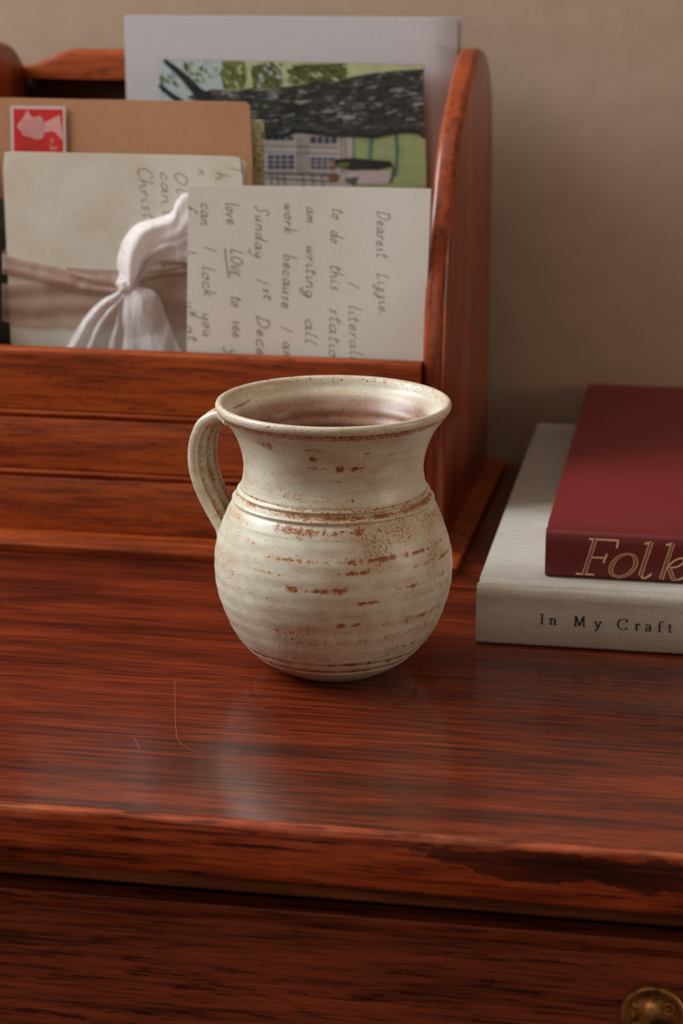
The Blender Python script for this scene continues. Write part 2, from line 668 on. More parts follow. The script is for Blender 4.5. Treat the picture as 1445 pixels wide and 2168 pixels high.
def plank(z0, z1, first, last):
    y = RY0
    p = [(y + 0.0085, z0), (y + 0.0005, z0)]
    p += [(y, z0 + 0.0006)]
    if last:
        p += [(y, z1 - 0.003), (y + 0.0004, z1 - 0.0013), (y + 0.0014, z1 - 0.0004), (y + 0.0030, z1), (y + 0.0060, z1), (y + 0.0078, z1 - 0.0006), (y + 0.0085, z1 - 0.002)]
    else:
        # groove, round bead, groove
        b = z1 - 0.0016
        p += [(y, b - 0.0034), (y + 0.0003, b - 0.0028), (y + 0.0012, b - 0.0022)]
        p += [(y + 0.0012 - 0.0014 * math.sin(math.radians(a)), b - 0.0016 * math.cos(math.radians(a))) for a in range(10, 171, 20)]
        p += [(y + 0.0016, b + 0.0016), (y + 0.0085, b + 0.0016)]
    p = [(a, c + T) for a, c in p]
    return extrude_x('plank', p, LXI, RXI, M_RACK, rack, 1, 30)


for i in range(3):
    plank(P_Z[i], P_Z[i + 1], i == 0, i == 2)


def side_panel(xi, xo):
    """side with a swept, domed top, rounded on its edges"""
    outline = [(0.3435, BZ), (0.3435, 0.130), (0.3432, 0.170), (0.3418, 0.192), (0.3370, 0.2085), (0.3275, 0.2215), (0.3120, 0.2310), (0.2960, 0.2350), (0.2800, 0.2362),
               (0.2660, 0.2330), (0.2505, 0.2272), (0.2360, 0.2200), (0.2225, 0.2125), (0.2065, 0.2035), (0.1930, 0.1915), (0.1825, 0.1760), (0.1740, 0.1615), (0.1650, 0.1420), (0.1585, 0.1200),
               (0.1545, 0.0980), (0.1525, 0.0800), (0.1520, 0.0500), (0.1520, BZ)]
    outline = [(0.152 + (a - 0.152) * 0.93, b) for a, b in outline]
    curve = [Vector((a, b)) for a, b in outline[:2]] + smooth_line(outline[1:20], 4)[1:] + [Vector((a, b)) for a, b in outline[20:]]
    n = len(curve)
    cx = sum(p.x for p in curve) / n

    # inward normals
    def inset(k, d):
        p = curve[k]
        if k == 0:
            return Vector((p.x - d, p.y))
        if k == n - 1:
            return Vector((p.x + d, p.y))
        t = (curve[k + 1] - curve[k - 1]).normalized()
        nn = Vector((-t.y, t.x))
        return p + nn * d
    w = abs(xo - xi)
    s = 1 if xo > xi else -1
    r = 0.0036
    sect = [(0.0, r)] + [(r - r * math.cos(math.radians(a)), r - r * math.sin(math.radians(a))) for a in (20, 45, 70, 90)]
    sect = sect + [(w - u, v) for u, v in reversed(sect)]
    m = len(sect)
    vs_, fs = [], []
    for k in range(n):
        for (u, v) in sect:
            q = inset(k, v)
            vs_.append((xi + s * u, q.x, T + q.y))
    for k in range(n - 1):
        for j in range(m - 1):
            a = k * m + j
            fs.append([a, a + 1, a + m + 1, a + m])
    fs.append([k * m for k in range(n)])
    fs.append([k * m + m - 1 for k in range(n)])
    fs.append(list(range(m)) + [])
    fs.append([(n - 1) * m + j for j in range(m)])
    return mesh_obj('side_panel', vs_, fs, M_RACKZ, rack, 40)


side_panel(RXI, RXO)
side_panel(LXI, LXO)
M_BACK = wood('shade_toned_back_board', lin(84, 38, 20), lin(66, 28, 14), lin(42, 17, 9), 'x', 1.0, 0.55, 0.55, 0.1, 0.3)  # shade behind the letters is put into this darker brown
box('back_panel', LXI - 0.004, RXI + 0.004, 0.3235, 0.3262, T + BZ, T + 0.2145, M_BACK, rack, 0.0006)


# crest rail with a shaped top edge, standing proud of the thin back panel
def crest():
    n = 40
    vs_, fs = [], []
    yf, yb = 0.3150, 0.3285
    for i in range(n + 1):
        u = i / n
        x = LXI - 0.003 + (RXI - LXI + 0.006) * u
        e = min(u, 1 - u) * (RXI - LXI)
        t = min(1.0, e / 0.030)
        t = t * t * (3 - 2 * t)
        zt = 0.2195 + 0.0095 * t
        for (y, z) in ((yf, 0.2135), (yf, zt - 0.0030), (yf + 0.0010, zt - 0.0009), (yf + 0.003, zt), (yb - 0.003, zt), (yb - 0.001, zt - 0.0009), (yb, zt - 0.003), (yb, 0.2135)):
            vs_.append((x, y, T + z))
    m = 8
    for i in range(n):
        for j in range(m):
            a, b = i * m + j, i * m + (j + 1) % m
            fs.append([a, b, b + m, a + m])
    fs.append(list(range(m)))
    fs.append([n * m + j for j in range(m)])
    return mesh_obj('crest_rail', vs_, fs, M_RACK, rack, 40)


crest()
box('divider', LXI, RXI, 0.2435, 0.2475, T + BZ, T + 0.150, M_RACK, rack, 0.001)

# ------------------------------------------------------------------ pottery mug
PROF = [(0.0000, 0.0211), (0.0020, 0.0251), (0.0049, 0.0300), (0.0099, 0.0360), (0.0178, 0.0420), (0.0277, 0.0464), (0.0376, 0.0490), (0.0475, 0.0497), (0.0573, 0.0483),
        (0.0672, 0.0449), (0.0751, 0.0408), (0.0811, 0.0380), (0.0870, 0.0371), (0.0929, 0.0377), (0.0989, 0.0395), (0.1038, 0.0419), (0.1078, 0.0448), (0.1100, 0.0466)]


def prof_r(z):
    pts = PROF
    if z <= 0:
        return pts[0][1]
    for i in range(len(pts) - 1):
        if z <= pts[i + 1][0]:
            break
    p1, p2 = pts[i], pts[i + 1]
    h = p2[0] - p1[0]
    m1 = (p2[1] - pts[i - 1][1]) / (p2[0] - pts[i - 1][0]) if i else (p2[1] - p1[1]) / h
    m2 = (pts[i + 2][1] - p1[1]) / (pts[i + 2][0] - p1[0]) if i + 2 < len(pts) else (p2[1] - p1[1]) / h
    t = (z - p1[0]) / h
    return (2 * t ** 3 - 3 * t * t + 1) * p1[1] + (t ** 3 - 2 * t * t + t) * h * m1 + (-2 * t ** 3 + 3 * t * t) * p2[1] + (t ** 3 - t * t) * h * m2


def gauss(z, c, w):
    return math.exp(-((z - c) / w) ** 2)


RINGS = [(0.0787, -0.0004, 0.0005), (0.0780, 0.0005, 0.0006), (0.0764, -0.0007, 0.0009), (0.0745, 0.0006, 0.0008), (0.0729, -0.0003, 0.0007), (0.0089, -0.0005, 0.0008), (0.0130, -0.0003, 0.0009)]
# rust bands: height, half width, strength
BANDS = [  # height, half width, strength, from / to angle seen from the front (degrees)
    (0.0790, 0.0005, 0.75, -180, 180), (0.0763, 0.0010, 0.95, -180, 180), (0.0092, 0.0008, 0.95, -180, 180),
    (0.0716, 0.0013, 0.72, -34, 40), (0.0712, 0.0010, 0.55, 55, 90), (0.0700, 0.0016, 0.30, -90, 90), (0.0607, 0.0009, 0.78, -33, 86), (0.0640, 0.0012, 0.35, -80, -40),
    (0.0556, 0.0008, 0.70, 3, 19), (0.0548, 0.0007, 0.70, 40, 88), (0.0545, 0.0006, 0.55, -46, -16), (0.0500, 0.0007, 0.35, -80, -40), (0.0492, 0.0009, 0.66, -28, 10),
    (0.0476, 0.0008, 0.66, 31, 76), (0.0430, 0.0008, 0.62, 8, 21), (0.0425, 0.0007, 0.60, 42, 76), (0.0440, 0.0006, 0.35, -70, -20), (0.0340, 0.0009, 0.66, 0, 17), (0.0355, 0.0008, 0.45, -60, -20),
    (0.0295, 0.0020, 0.46, -32, 8), (0.0255, 0.0018, 0.40, -20, 20), (0.0330, 0.0016, 0.50, 24, 66), (0.0270, 0.0026, 0.44, 22, 66), (0.0200, 0.0012, 0.42, 20, 60), (0.0165, 0.0008, 0.35, -60, 60), (0.0132, 0.0008, 0.66, -90, 90),
    (0.0835, 0.0018, 0.48, -32, 16), (0.0860, 0.0014, 0.36, -60, -30), (0.0905, 0.0006, 0.50, -4, 5), (0.0966, 0.0009, 0.75, -20, 36), (0.0970, 0.0010, 0.40, 48, 80), (0.0985, 0.0012, 0.40, -70, -52),
    (0.1008, 0.0009, 0.75, -14, -9), (0.1042, 0.0008, 0.70, -16, -5), (0.1040, 0.0013, 0.80, -48, -36), (0.1030, 0.0007, 0.50, 16, 24), (0.1010, 0.0007, 0.50, 30, 44)]
FRONT = math.degrees(math.atan2(-0.9072, 0.1715))


def mug():
    root = thing('pottery_mug', (0.0, 0.0, T), 'round-bellied cream stoneware mug with rust speckled throwing lines and a strap handle', 'mug')
    NS = 192
    NZ = 260
    prof = []                       # (r, z, kind) outer from the foot up, round the lip, down the inside
    prof += [(0.0005, 0.0018, 'foot'), (0.012, 0.0018, 'foot'), (0.0170, 0.0012, 'foot'), (0.0188, 0.0002, 'foot')]
    for i in range(NZ + 1):
        z = 0.1100 * i / NZ
        prof.append((prof_r(z), z, 'out'))
    for (r, z) in ((0.04745, 0.1110), (0.0480, 0.1118), (0.0484, 0.1128), (0.0484, 0.1138), (0.0480, 0.1147), (0.0473, 0.1151), (0.0465, 0.1150), (0.0458, 0.1145), (0.0451, 0.1137)):
        prof.append((r, z, 'lip'))
    for i in range(1, 90):
        z = 0.1130 - (0.1130 - 0.006) * i / 89
        zz = min(z, 0.1098)
        r = prof_r(zz) - 0.0033 - max(0.0, 0.05 - z) * 0.02
        if z > 0.1098:
            r = prof_r(0.1098) - 0.0033 + (z - 0.1098) * 0.75
        prof.append((max(r, 0.004), z, 'in'))
    prof.append((0.0005, 0.0056, 'in'))
    vs_, fs, dens, ins = [], [], [], []
    for (r, z, kind) in prof:
        for k in range(NS):
            a = 2 * math.pi * k / NS
            ca, sa = math.cos(a), math.sin(a)
            P = Vector((ca * 0.05, sa * 0.05, z))
            rr = r
            d = 0.0
            inn = 0.0
            wob = 0.0009 * noise.noise(P * 22 + Vector((5, 1, 2))) + 0.0016 * noise.noise(Vector((ca * 0.9, sa * 0.9, z * 8)))
            if kind == 'out':
                zz = z - wob * 0.5
                for (c, h, w) in RINGS:
                    rr += 1.5 * h * gauss(z, c, w)
                env = 1.0 if z < 0.068 else 0.35 * max(0, 1 - (z - 0.068) / 0.03)
                env *= min(1, z / 0.02)
                rr += env * (0.00006 * math.sin((z + wob * 0.8) * 2 * math.pi / 0.0062) + 0.00025 * noise.noise(Vector((ca * 1.2, sa * 1.2, z * 70))))
                if z > 0.083:
                    rr += 0.00035 * noise.noise(Vector((ca * 1.5 + 3, sa * 1.5, z * 55)))
                # a pressed dimple on the shoulder to the right
                q = (Vector((ca, sa)) - Vector((0.985, 0.17))).length
                rr -= 0.0007 * math.exp(-(q / 0.35) ** 2) * gauss(z, 0.062, 0.009)
                rel = (math.degrees(a) - FRONT + 180) % 360 - 180
                for bi, (c, w, s, a0, a1) in enumerate(BANDS):
                    if abs(zz - c) > 4 * w + 0.0015:
                        continue
                    brk = noise.noise(Vector((ca * 3.1 + bi * 3.7, sa * 3.1 - bi * 1.9, bi * 5.1))) + 0.8 * noise.noise(Vector((ca * 9 + bi, sa * 9, bi * 2.3)))
                    env_ = 1.0
                    if a1 - a0 < 350:
                        soft = min(9.0, (a1 - a0) * 0.35)
                        e0 = min(1, max(0, (rel - a0 + soft * 0.5) / soft))
                        e1 = min(1, max(0, (a1 + soft * 0.5 - rel) / soft))
                        env_ = 0.22 + 0.78 * e0 * e1 if abs(rel) < 100 else 0.6
                        amp = s * env_ * min(1.25, max(0.35, 0.95 + 0.9 * brk))
                        amp *= min(1.25, max(0.25, 0.85 + 1.3 * noise.noise(Vector((ca * 26 + bi, sa * 26, bi * 1.7)))))
                        w = w * 1.45 * (0.9 + 0.7 * max(-0.5, noise.noise(Vector((ca * 6 - bi, sa * 6, bi * 4.3)))))
                        tilt = 0.0007 * noise.noise(Vector((ca * 2.2 + bi * 2.1, sa * 2.2, bi * 1.3)))
                    else:
                        amp = s * min(1.0, max(0.55, 0.8 + 0.5 * brk))
                        tilt = 0.0
                    d = max(d, amp * gauss(zz, c + tilt, w))
                cloud = noise.noise(Vector((ca * 1.3 + 9, sa * 1.3, z * 30))) + 0.5 * noise.noise(Vector((ca * 4, sa * 4 + 7, z * 80)))
                d = max(d, 0.14 + 0.58 * max(0.0, cloud))
                d = max(d, (0.62 + 0.3 * noise.noise(Vector((ca * 6, sa * 6, 2)))) * gauss(z, 0.1096, 0.0008))
            elif kind == 'lip':
                d = 0.85 if z < 0.1120 and r > 0.046 and z < 0.1115 else 0.22 + 0.30 * max(0, noise.noise(Vector((ca * 7, sa * 7, 3))))
                if r < 0.0465:
                    d = 0.35
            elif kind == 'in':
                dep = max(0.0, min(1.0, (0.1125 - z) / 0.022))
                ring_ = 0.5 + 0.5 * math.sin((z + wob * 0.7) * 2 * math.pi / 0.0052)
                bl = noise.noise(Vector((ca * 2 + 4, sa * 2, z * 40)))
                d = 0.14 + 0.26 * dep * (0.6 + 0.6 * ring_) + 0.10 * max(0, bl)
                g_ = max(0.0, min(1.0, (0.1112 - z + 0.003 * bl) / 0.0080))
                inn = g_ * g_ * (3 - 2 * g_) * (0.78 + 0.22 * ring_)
                rr += 0.00030 * math.sin((z + wob * 0.6) * 2 * math.pi / 0.0052)
            else:
                d = 0.2
            vs_.append((rr * ca, rr * sa, z))
            dens.append(max(0.0, min(1.25, d)))
            ins.append(inn)
    n = len(prof)
    for i in range(n - 1):
        for k in range(NS):
            a, b = i * NS + k, i * NS + (k + 1) % NS
            fs.append([a, b, b + NS, a + NS])
    fs.append(list(range(NS)))
    fs.append([(n - 1) * NS + k for k in range(NS)])
    o = mesh_obj('body', vs_, fs, M_GLAZE, root, 180, 'local')
    at_ = o.data.attributes.new('rust', 'FLOAT', 'POINT')
    at_.data.foreach_set('value', dens)
    at_ = o.data.attributes.new('inside', 'FLOAT', 'POINT')
    at_.data.foreach_set('value', ins)
    # strap handle, swung a little behind the left side
    beta = math.radians(24)
    out = -RT * math.cos(beta) + Vector((-RT.y, RT.x, 0)) * math.sin(beta)
    wd = Vector((out.y, -out.x, 0))
    if wd.dot(FW) > 0:
        wd = -wd
    path = [(0.0424, 0.1058), (0.0460, 0.1062), (0.0505, 0.1052), (0.0560, 0.1015), (0.0594, 0.0950), (0.0607, 0.0880), (0.0603, 0.0805), (0.0578, 0.0725), (0.0545, 0.0660), (0.0508, 0.0598), (0.0488, 0.0564), (0.0476, 0.0540)]
    path = smooth_line(path, 5)
    NP = len(path)
    vs_, fs, dens = [], [], []
    HS = 44
    for i, p in enumerate(path):
        t_ = i / (NP - 1)
        a = path[max(i - 1, 0)]
        b = path[min(i + 1, NP - 1)]
        tg = (Vector(b) - Vector(a)).normalized()
        nr = Vector((-tg.y, tg.x))        # in (rho, z): points outwards / upwards
        if nr.x < 0 and nr.y < 0:
            nr = -nr
        hw = 0.0118 - 0.0026 * t_ + 0.003 * max(0, 1 - t_ * 8) + 0.0012 * max(0, (t_ - 0.9) * 10)
        ht = 0.0030 + 0.0016 * max(0, 1 - t_ * 7) + 0.0003 * max(0, (t_ - 0.9) * 10)
        for k in range(HS):
            q = 2 * math.pi * k / HS
            cu, su = math.cos(q), math.sin(q)
            u = hw * (abs(cu) ** 0.62) * (1 if cu > 0 else -1)
            h = ht * (abs(su) ** 0.62) * (1 if su > 0 else -1)
            h *= 1 - 0.26 * (0.5 + 0.5 * math.cos(u / hw * 3 * math.pi)) * (abs(u) < hw * 0.84)
            rho, z = p.x + nr.x * h, p.y + nr.y * h
            P = out * rho + wd * u
            vs_.append((P.x, P.y, z))
            gr = 0.5 + 0.5 * math.cos(u / hw * 3 * math.pi)
            nn = noise.noise(Vector((u * 200, t_ * 9, q)))
            dens.append(min(1, max(0, 0.20 + 0.55 * gr * (abs(u) < hw * 0.84) + 0.35 * nn)))
    for i in range(NP - 1):
        for k in range(HS):
            a, b = i * HS + k, i * HS + (k + 1) % HS
            fs.append([a, b, b + HS, a + HS])
    fs.append(list(range(HS)))
    fs.append([(NP - 1) * HS + k for k in range(HS)])
    o = mesh_obj('handle', vs_, fs, M_GLAZE, root, 180, 'local')
    at_ = o.data.attributes.new('rust', 'FLOAT', 'POINT')
    at_.data.foreach_set('value', dens)
    return root


def mat_glaze():
    m = NT('speckled_stoneware_glaze')
    at_ = m.n('ShaderNodeAttribute')
    at_.attribute_name = 'rust'
    d = at_.outputs['Fac']
    sp = m.noise(m.coords((900, 900, 1100)), 1.0, 3, 0.6)
    sp2 = m.noise(m.coords((330, 330, 520)), 1.0, 4, 0.65)
    cloud = m.noise(m.coords((70, 70, 110)), 1.0, 4, 0.6)
    cream = m.ramp(cloud, [(0.30, lin(194, 184, 160)), (0.5, lin(211, 205, 184)), (0.72, lin(219, 217, 198))])
    # soft rust wash where the density is high, broken by fine noise
    v = m.math('ADD', m.math('ADD', d, m.math('MULTIPLY', m.math('SUBTRACT', sp2, 0.5), 1.5)), m.math('MULTIPLY', m.math('SUBTRACT', sp, 0.5), 1.3))
    mott = m.noise(m.coords((38, 38, 150), loc=(3, 1, 2)), 1.0, 4, 0.65)
    cream = m.mix(m.ramp(mott, [(0.46, G(0)), (0.70, G(0.55))]), cream, lin(188, 156, 126))
    halo = m.ramp(d, [(0.14, G(0)), (0.65, G(0.6))])
    cream = m.mix(halo, cream, lin(196, 150, 116))
    wash = m.ramp(v, [(0.40, G(0)), (0.95, G(0.82))])
    col = m.mix(wash, cream, lin(184, 120, 76))
    v2 = m.math('ADD', m.math('MULTIPLY', d, 0.34), sp)
    speck = m.ramp(v2, [(0.68, G(0)), (0.78, G(0.9))])
    col = m.mix(speck, col, lin(136, 76, 42))
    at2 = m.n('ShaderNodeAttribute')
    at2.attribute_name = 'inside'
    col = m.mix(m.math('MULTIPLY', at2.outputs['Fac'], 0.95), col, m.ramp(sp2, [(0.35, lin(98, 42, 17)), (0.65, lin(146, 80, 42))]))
    m.bump(m.math('ADD', m.math('MULTIPLY', cloud, 1.0), m.math('MULTIPLY', sp2, 0.35)), 0.22, 0.0008)
    rg = m.ramp(wash, [(0.0, G(0.40)), (0.8, G(0.55))])
    return m.set(Base_Color=col, Roughness=rg, Coat_Weight=0.15, Coat_Roughness=0.27)


M_GLAZE = mat_glaze()
mug()


# ------------------------------------------------------------------ books
def mat_cloth(name, rgb, rgb2, pitch, bump, rough=0.8, dirt=None, sheen=0.0):
    m = NT(name)

    def wave(axis):
        w = m.n('ShaderNodeTexWave', wave_type='BANDS', bands_direction=axis, wave_profile='SIN')
        w.inputs['Scale'].default_value = 0.314159 / pitch
        w.inputs['Distortion'].default_value = 0.8
        w.inputs['Detail'].default_value = 2
        w.inputs['Detail Scale'].default_value = 3
        m.link(m.coords((1, 1, 1)), w.inputs['Vector'])
        return w.outputs['Fac']
    wx, wy, wz = wave('X'), wave('Y'), wave('Z')
    weave = m.math('MULTIPLY', m.math('ADD', wx, 0.15), m.math('MAXIMUM', wy, wz))
    slub = m.noise(m.coords((120, 500, 500)), 1.0, 3)
    f = m.math('ADD', m.math('MULTIPLY', weave, 0.6), m.math('MULTIPLY', slub, 0.5))
    col = m.ramp(f, [(0.15, lin(*rgb2)), (0.75, lin(*rgb))])
    if dirt:
        nz = m.noise(m.coords((45, 60, 90)), 1.0, 5, 0.6)
        col = m.mix(m.ramp(nz, [(0.52, G(0)), (0.75, G(0.5))]), col, lin(*dirt))
    m.bump(f, bump, 0.0004)
    return m.set(Base_Color=col, Roughness=rough, Sheen_Weight=sheen)


M_LINEN = mat_cloth('natural_linen_cloth', (208, 203, 194), (158, 150, 138), 0.00085, 0.6, 0.85, (176, 146, 112))
M_RED = mat_cloth('maroon_book_cloth', (116, 26, 28), (94, 17, 20), 0.0005, 0.12, 0.42, (112, 24, 28))
M_PAGES = plain('page_edges', (206, 192, 164), 0.8, 0.12, 300)
M_INK = plain('black_print', (34, 26, 22), 0.7)
M_GILT = plain('worn_gilt', (238, 204, 176), 0.34, 0.12, 700, 0.0, Metallic=0.3)
M_GILT2 = plain('tarnished_gilt_fill', (152, 98, 78), 0.45, 0.2, 700, 0.0, Metallic=0.1)


def book(name, label, x0, x1, y0, y1, z0, h, mat, bt, shift, round_, hinge):
    """hardback lying flat, spine towards -y; shift leans the left end as the boards run back"""
    root = thing(name, ((x0 + x1) / 2, (y0 + y1) / 2, z0), label, 'book')

    def sk(p):
        return Vector((p.x + shift * (p.y - y0) / (y1 - y0), p.y, p.z))
    # boards
    for (za, zb) in ((z0, z0 + bt), (z0 + h - bt, z0 + h)):
        upz = zb > z0 + h / 2
        ya = y0 + hinge + 0.003
        e = bt * 0.35
        prof = [(ya, za), (ya - 0.0008, (za + zb) / 2), (ya, zb - e * 0.6), (ya + 0.0012, zb), (y1 - e, zb), (y1, zb - e), (y1, za + e), (y1 - e, za)]
        extrude_x('front_board' if upz else 'back_board', prof, x0, x1, mat, root, 1, 40, sk)
    # spine cloth: rounded back, with the french groove at both joints
    yo = y0
    g = bt * 0.55
    outer = [(y0 + hinge + 0.0045, z0 + h - 0.0001), (y0 + hinge + 0.003, z0 + h - 0.0003), (y0 + hinge + 0.0012, z0 + h - g), (y0 + hinge - 0.0008, z0 + h - g), (y0 + hinge - 0.0028, z0 + h - 0.0004), (y0 + 0.0034, z0 + h + 0.0002), (y0 + 0.0012, z0 + h - 0.0006)]
    for i in range(0, 9):
        t = i / 8
        outer.append((yo - round_ * math.sin(math.pi * t) + 0.0002, z0 + h - 0.0022 - (h - 0.0038) * t))
    outer += [(y0 + 0.0010, z0 + 0.0006), (y0 + 0.003, z0 + 0.0002), (y0 + hinge, z0 + 0.0006), (y0 + hinge + 0.004, z0 + 0.0002)]
    inner = [(y0 + hinge + 0.004, z0 + 0.0014), (y0 + 0.004, z0 + 0.0018), (y0 + 0.0022, z0 + 0.004), (y0 + 0.0018, z0 + h / 2), (y0 + 0.0022, z0 + h - 0.004), (y0 + 0.004, z0 + h - 0.0022), (y0 + hinge + 0.0045, z0 + h - g - 0.0010)]
    sp = extrude_x('spine', outer + inner, x0, x1, mat, root, 1, 45, sk)
    # text block
    v, f = box_data(x0 + 0.003, x1 - 0.003, y0 + 0.0045, y1 - 0.004, z0 + bt, z0 + h - bt)
    mesh_obj('text_block', [sk(Vector(p)) for p in v], f, M_PAGES, root)
    return root, sp


WB, WSP = book('linen_book', 'thick pale linen clothbound book lying flat under the maroon book', 0.0556, 0.300, 0.0380, 0.3420, T, 0.0264, M_LINEN, 0.0030, -0.0045, 0.0008, 0.010)
RB, RSP = book('maroon_book', 'maroon clothbound book with gilt italic title lying on top of the linen book', 0.0832, 0.300, 0.0560, 0.3515, T + 0.0266, 0.0213, M_RED, 0.0028, -0.0055, 0.0006, 0.009)

# --- serif lettering on the linen spine (pen strokes: upright strokes thick, level strokes thin)
SERIF = {
    'I': [[(0.25, 0), (0.25, 1)], [(0, 0.02), (0.5, 0.02)], [(0, 0.98), (0.5, 0.98)]],
    'n': [[(0.15, 0), (0.15, 0.62)], [(0.0, 0.60), (0.15, 0.64)], [(0.0, 0.02), (0.32, 0.02)], [(0.15, 0.48), (0.27, 0.61), (0.42, 0.62), (0.51, 0.52), (0.52, 0.35), (0.52, 0)], [(0.38, 0.02), (0.68, 0.02)]],
    'M': [[(0.18, 0), (0.22, 1)], [(0.22, 0.98), (0.56, 0.08)], [(0.56, 0.08), (0.92, 0.98)], [(0.92, 1), (0.98, 0)], [(0, 0.02), (0.34, 0.02)], [(0.80, 0.02), (1.16, 0.02)], [(0.05, 0.98), (0.24, 0.98)], [(0.90, 0.98), (1.10, 0.98)]],
    'y': [[(0.08, 0.62), (0.34, 0.02)], [(0.60, 0.62), (0.36, 0.05), (0.22, -0.24), (0.10, -0.32), (0.0, -0.28)], [(-0.04, 0.62), (0.24, 0.62)], [(0.44, 0.62), (0.72, 0.62)]],
    'C': [[(0.86, 0.72), (0.83, 0.95), (0.55, 1.0), (0.25, 0.90), (0.06, 0.64), (0.06, 0.36), (0.24, 0.10), (0.52, 0.0), (0.76, 0.05), (0.90, 0.22)], [(0.86, 0.99), (0.86, 0.70)]],
    'r': [[(0.15, 0), (0.15, 0.62)], [(0.0, 0.60), (0.15, 0.64)], [(0.0, 0.02), (0.36, 0.02)], [(0.15, 0.44), (0.26, 0.60), (0.42, 0.62)], [(0.40, 0.63), (0.44, 0.52)]],
    'a': [[(0.08, 0.50), (0.16, 0.61), (0.32, 0.63), (0.42, 0.54), (0.43, 0.40), (0.43, 0.10), (0.48, 0.02), (0.58, 0.06)], [(0.43, 0.38), (0.20, 0.32), (0.06, 0.22), (0.06, 0.09), (0.17, 0.01), (0.32, 0.05), (0.43, 0.16)]],
    'f': [[(0.18, 0), (0.18, 0.74), (0.24, 0.93), (0.40, 1.0), (0.54, 0.94)], [(0.0, 0.02), (0.38, 0.02)], [(0.02, 0.60), (0.44, 0.60)]],
    't': [[(0.16, 0.82), (0.16, 0.14), (0.24, 0.02), (0.40, 0.06)], [(0.0, 0.60), (0.40, 0.60)]],
}


def nib(dx, dy):
    return 0.45 + 0.75 * abs(dy) ** 1.2


def spine_y(yface, round_, zrel, h):
    t = min(1, max(0, (h - 0.0022 - zrel) / (h - 0.0038)))
    return yface - round_ * math.sin(math.pi * t) + 0.0002


st = Strokes()
for ch, px in (('I', 1141), ('n', 1162), ('M', 1213), ('y', 1257), ('C', 1306), ('r', 1343), ('a', 1365), ('f', 1391), ('t', 1413)):
    py = 1321 + (px - 1141) * 0.067
    p0 = at(px, py, 0.0374)
    s = 0.00465
    for g in SERIF[ch]:
        pts = smooth_line(g, 5) if len(g) > 2 else [Vector(q) for q in g]
        st.add([(q.x * s, q.y * s) for q in pts], lambda x, y, l, p0=p0: Vector((p0.x + x, spine_y(0.0380, 0.0008, p0.z + y - T, 0.0264) - 0.00012, p0.z + y)), 0.00062, nib)
st.build('title_lettering', M_INK, WSP)

# --- gilt italic title on the maroon spine
ITAL = {
    'F': ([[(0.20, 0.0), (0.20, 1.0)]], [[(-0.02, 0.02), (0.46, 0.02)], [(0.04, 0.985), (0.80, 0.985)], [(0.80, 0.985), (0.82, 0.78)], [(0.20, 0.50), (0.60, 0.50)], [(0.62, 0.62), (0.60, 0.36)]]),
    'o': ([[(0.32, 0.0), (0.10, 0.10), (0.04, 0.32), (0.14, 0.56), (0.36, 0.66), (0.56, 0.58), (0.64, 0.36), (0.54, 0.12), (0.32, 0.0)]], []),
    'l': ([[(0.20, 1.0), (0.19, 0.22), (0.21, 0.06)]], [[(0.04, 0.94), (0.20, 1.0)], [(0.21, 0.06), (0.30, 0.0), (0.40, 0.06), (0.46, 0.14)]]),
    'k': ([[(0.20, 1.0), (0.20, 0.0)], [(0.30, 0.34), (0.42, 0.16), (0.52, 0.02), (0.64, 0.02)]], [[(0.04, 0.94), (0.20, 1.0)], [(0.22, 0.26), (0.36, 0.52), (0.56, 0.62), (0.62, 0.50), (0.50, 0.38), (0.30, 0.34)], [(0.64, 0.02), (0.74, 0.08), (0.76, 0.16)]]),
}
edge, fill = Strokes(), Strokes()
YS = 0.0560
for ch, px, py in (('F', 1219, 1217), ('o', 1283, 1222), ('l', 1337, 1224), ('k', 1382, 1227)):
    p0 = at(px, py, YS - 0.0006)
    s = 0.0166
    for heavy, group in ((True, ITAL[ch][0]), (False, ITAL[ch][1])):
        for g in group:
            pts = smooth_line(g, 6) if len(g) > 2 else [Vector(g[0]).lerp(Vector(g[1]), i / 8) for i in range(9)]
            P = [((q.x + 0.27 * q.y) * s, q.y * s) for q in pts]

            def to3(x, y, l, p0=p0, lift=0.00010):
                return Vector((p0.x + x, spine_y(YS, 0.0006, p0.z + y - T - 0.0266, 0.0213) - lift, p0.z + y))
            edge.add(P, to3, 0.0020 if heavy else 0.00085, (lambda dx, dy: 0.35 + 0.65 * abs(dy)) if heavy else None)
            if heavy:
                fill.add(P, lambda x, y, l, p0=p0: Vector((p0.x + x, spine_y(YS, 0.0006, p0.z + y - T - 0.0266, 0.0213) - 0.00018, p0.z + y)), 0.00125, lambda dx, dy: 0.2 + 0.8 * abs(dy))
ed = edge.build('gilt_lettering', M_GILT, RSP)
fill.build('gilt_lettering_fill', M_GILT2, RSP)

# ------------------------------------------------------------------ letters and cards in the rack
ZB = T + BZ + 0.0004           # they stand on the rack's base board


def mat_paper(name, rgb, dirt=None, rough=0.7, fib=0.05, scale=25.0, amt=0.35):
    m = NT(name)
    fine = m.noise(m.coords((900, 900, 900)), 1.0, 3)
    soft = m.noise(m.coords((scale,) * 3), 1.0, 5, 0.6)
    c = lin(*rgb)
    col = m.ramp(fine, [(0.3, tuple(x * (1 - fib) for x in c[:3]) + (1,)), (0.7, tuple(min(1, x * (1 + fib)) for x in c[:3]) + (1,))])
    if dirt:
        col = m.mix(m.ramp(soft, [(0.45, G(0)), (0.75, G(amt))]), col, lin(*dirt))
    m.bump(m.math('ADD', soft, m.math('MULTIPLY', fine, 0.15)), 0.12, 0.0008)
    return m.set(Base_Color=col, Roughness=rough)


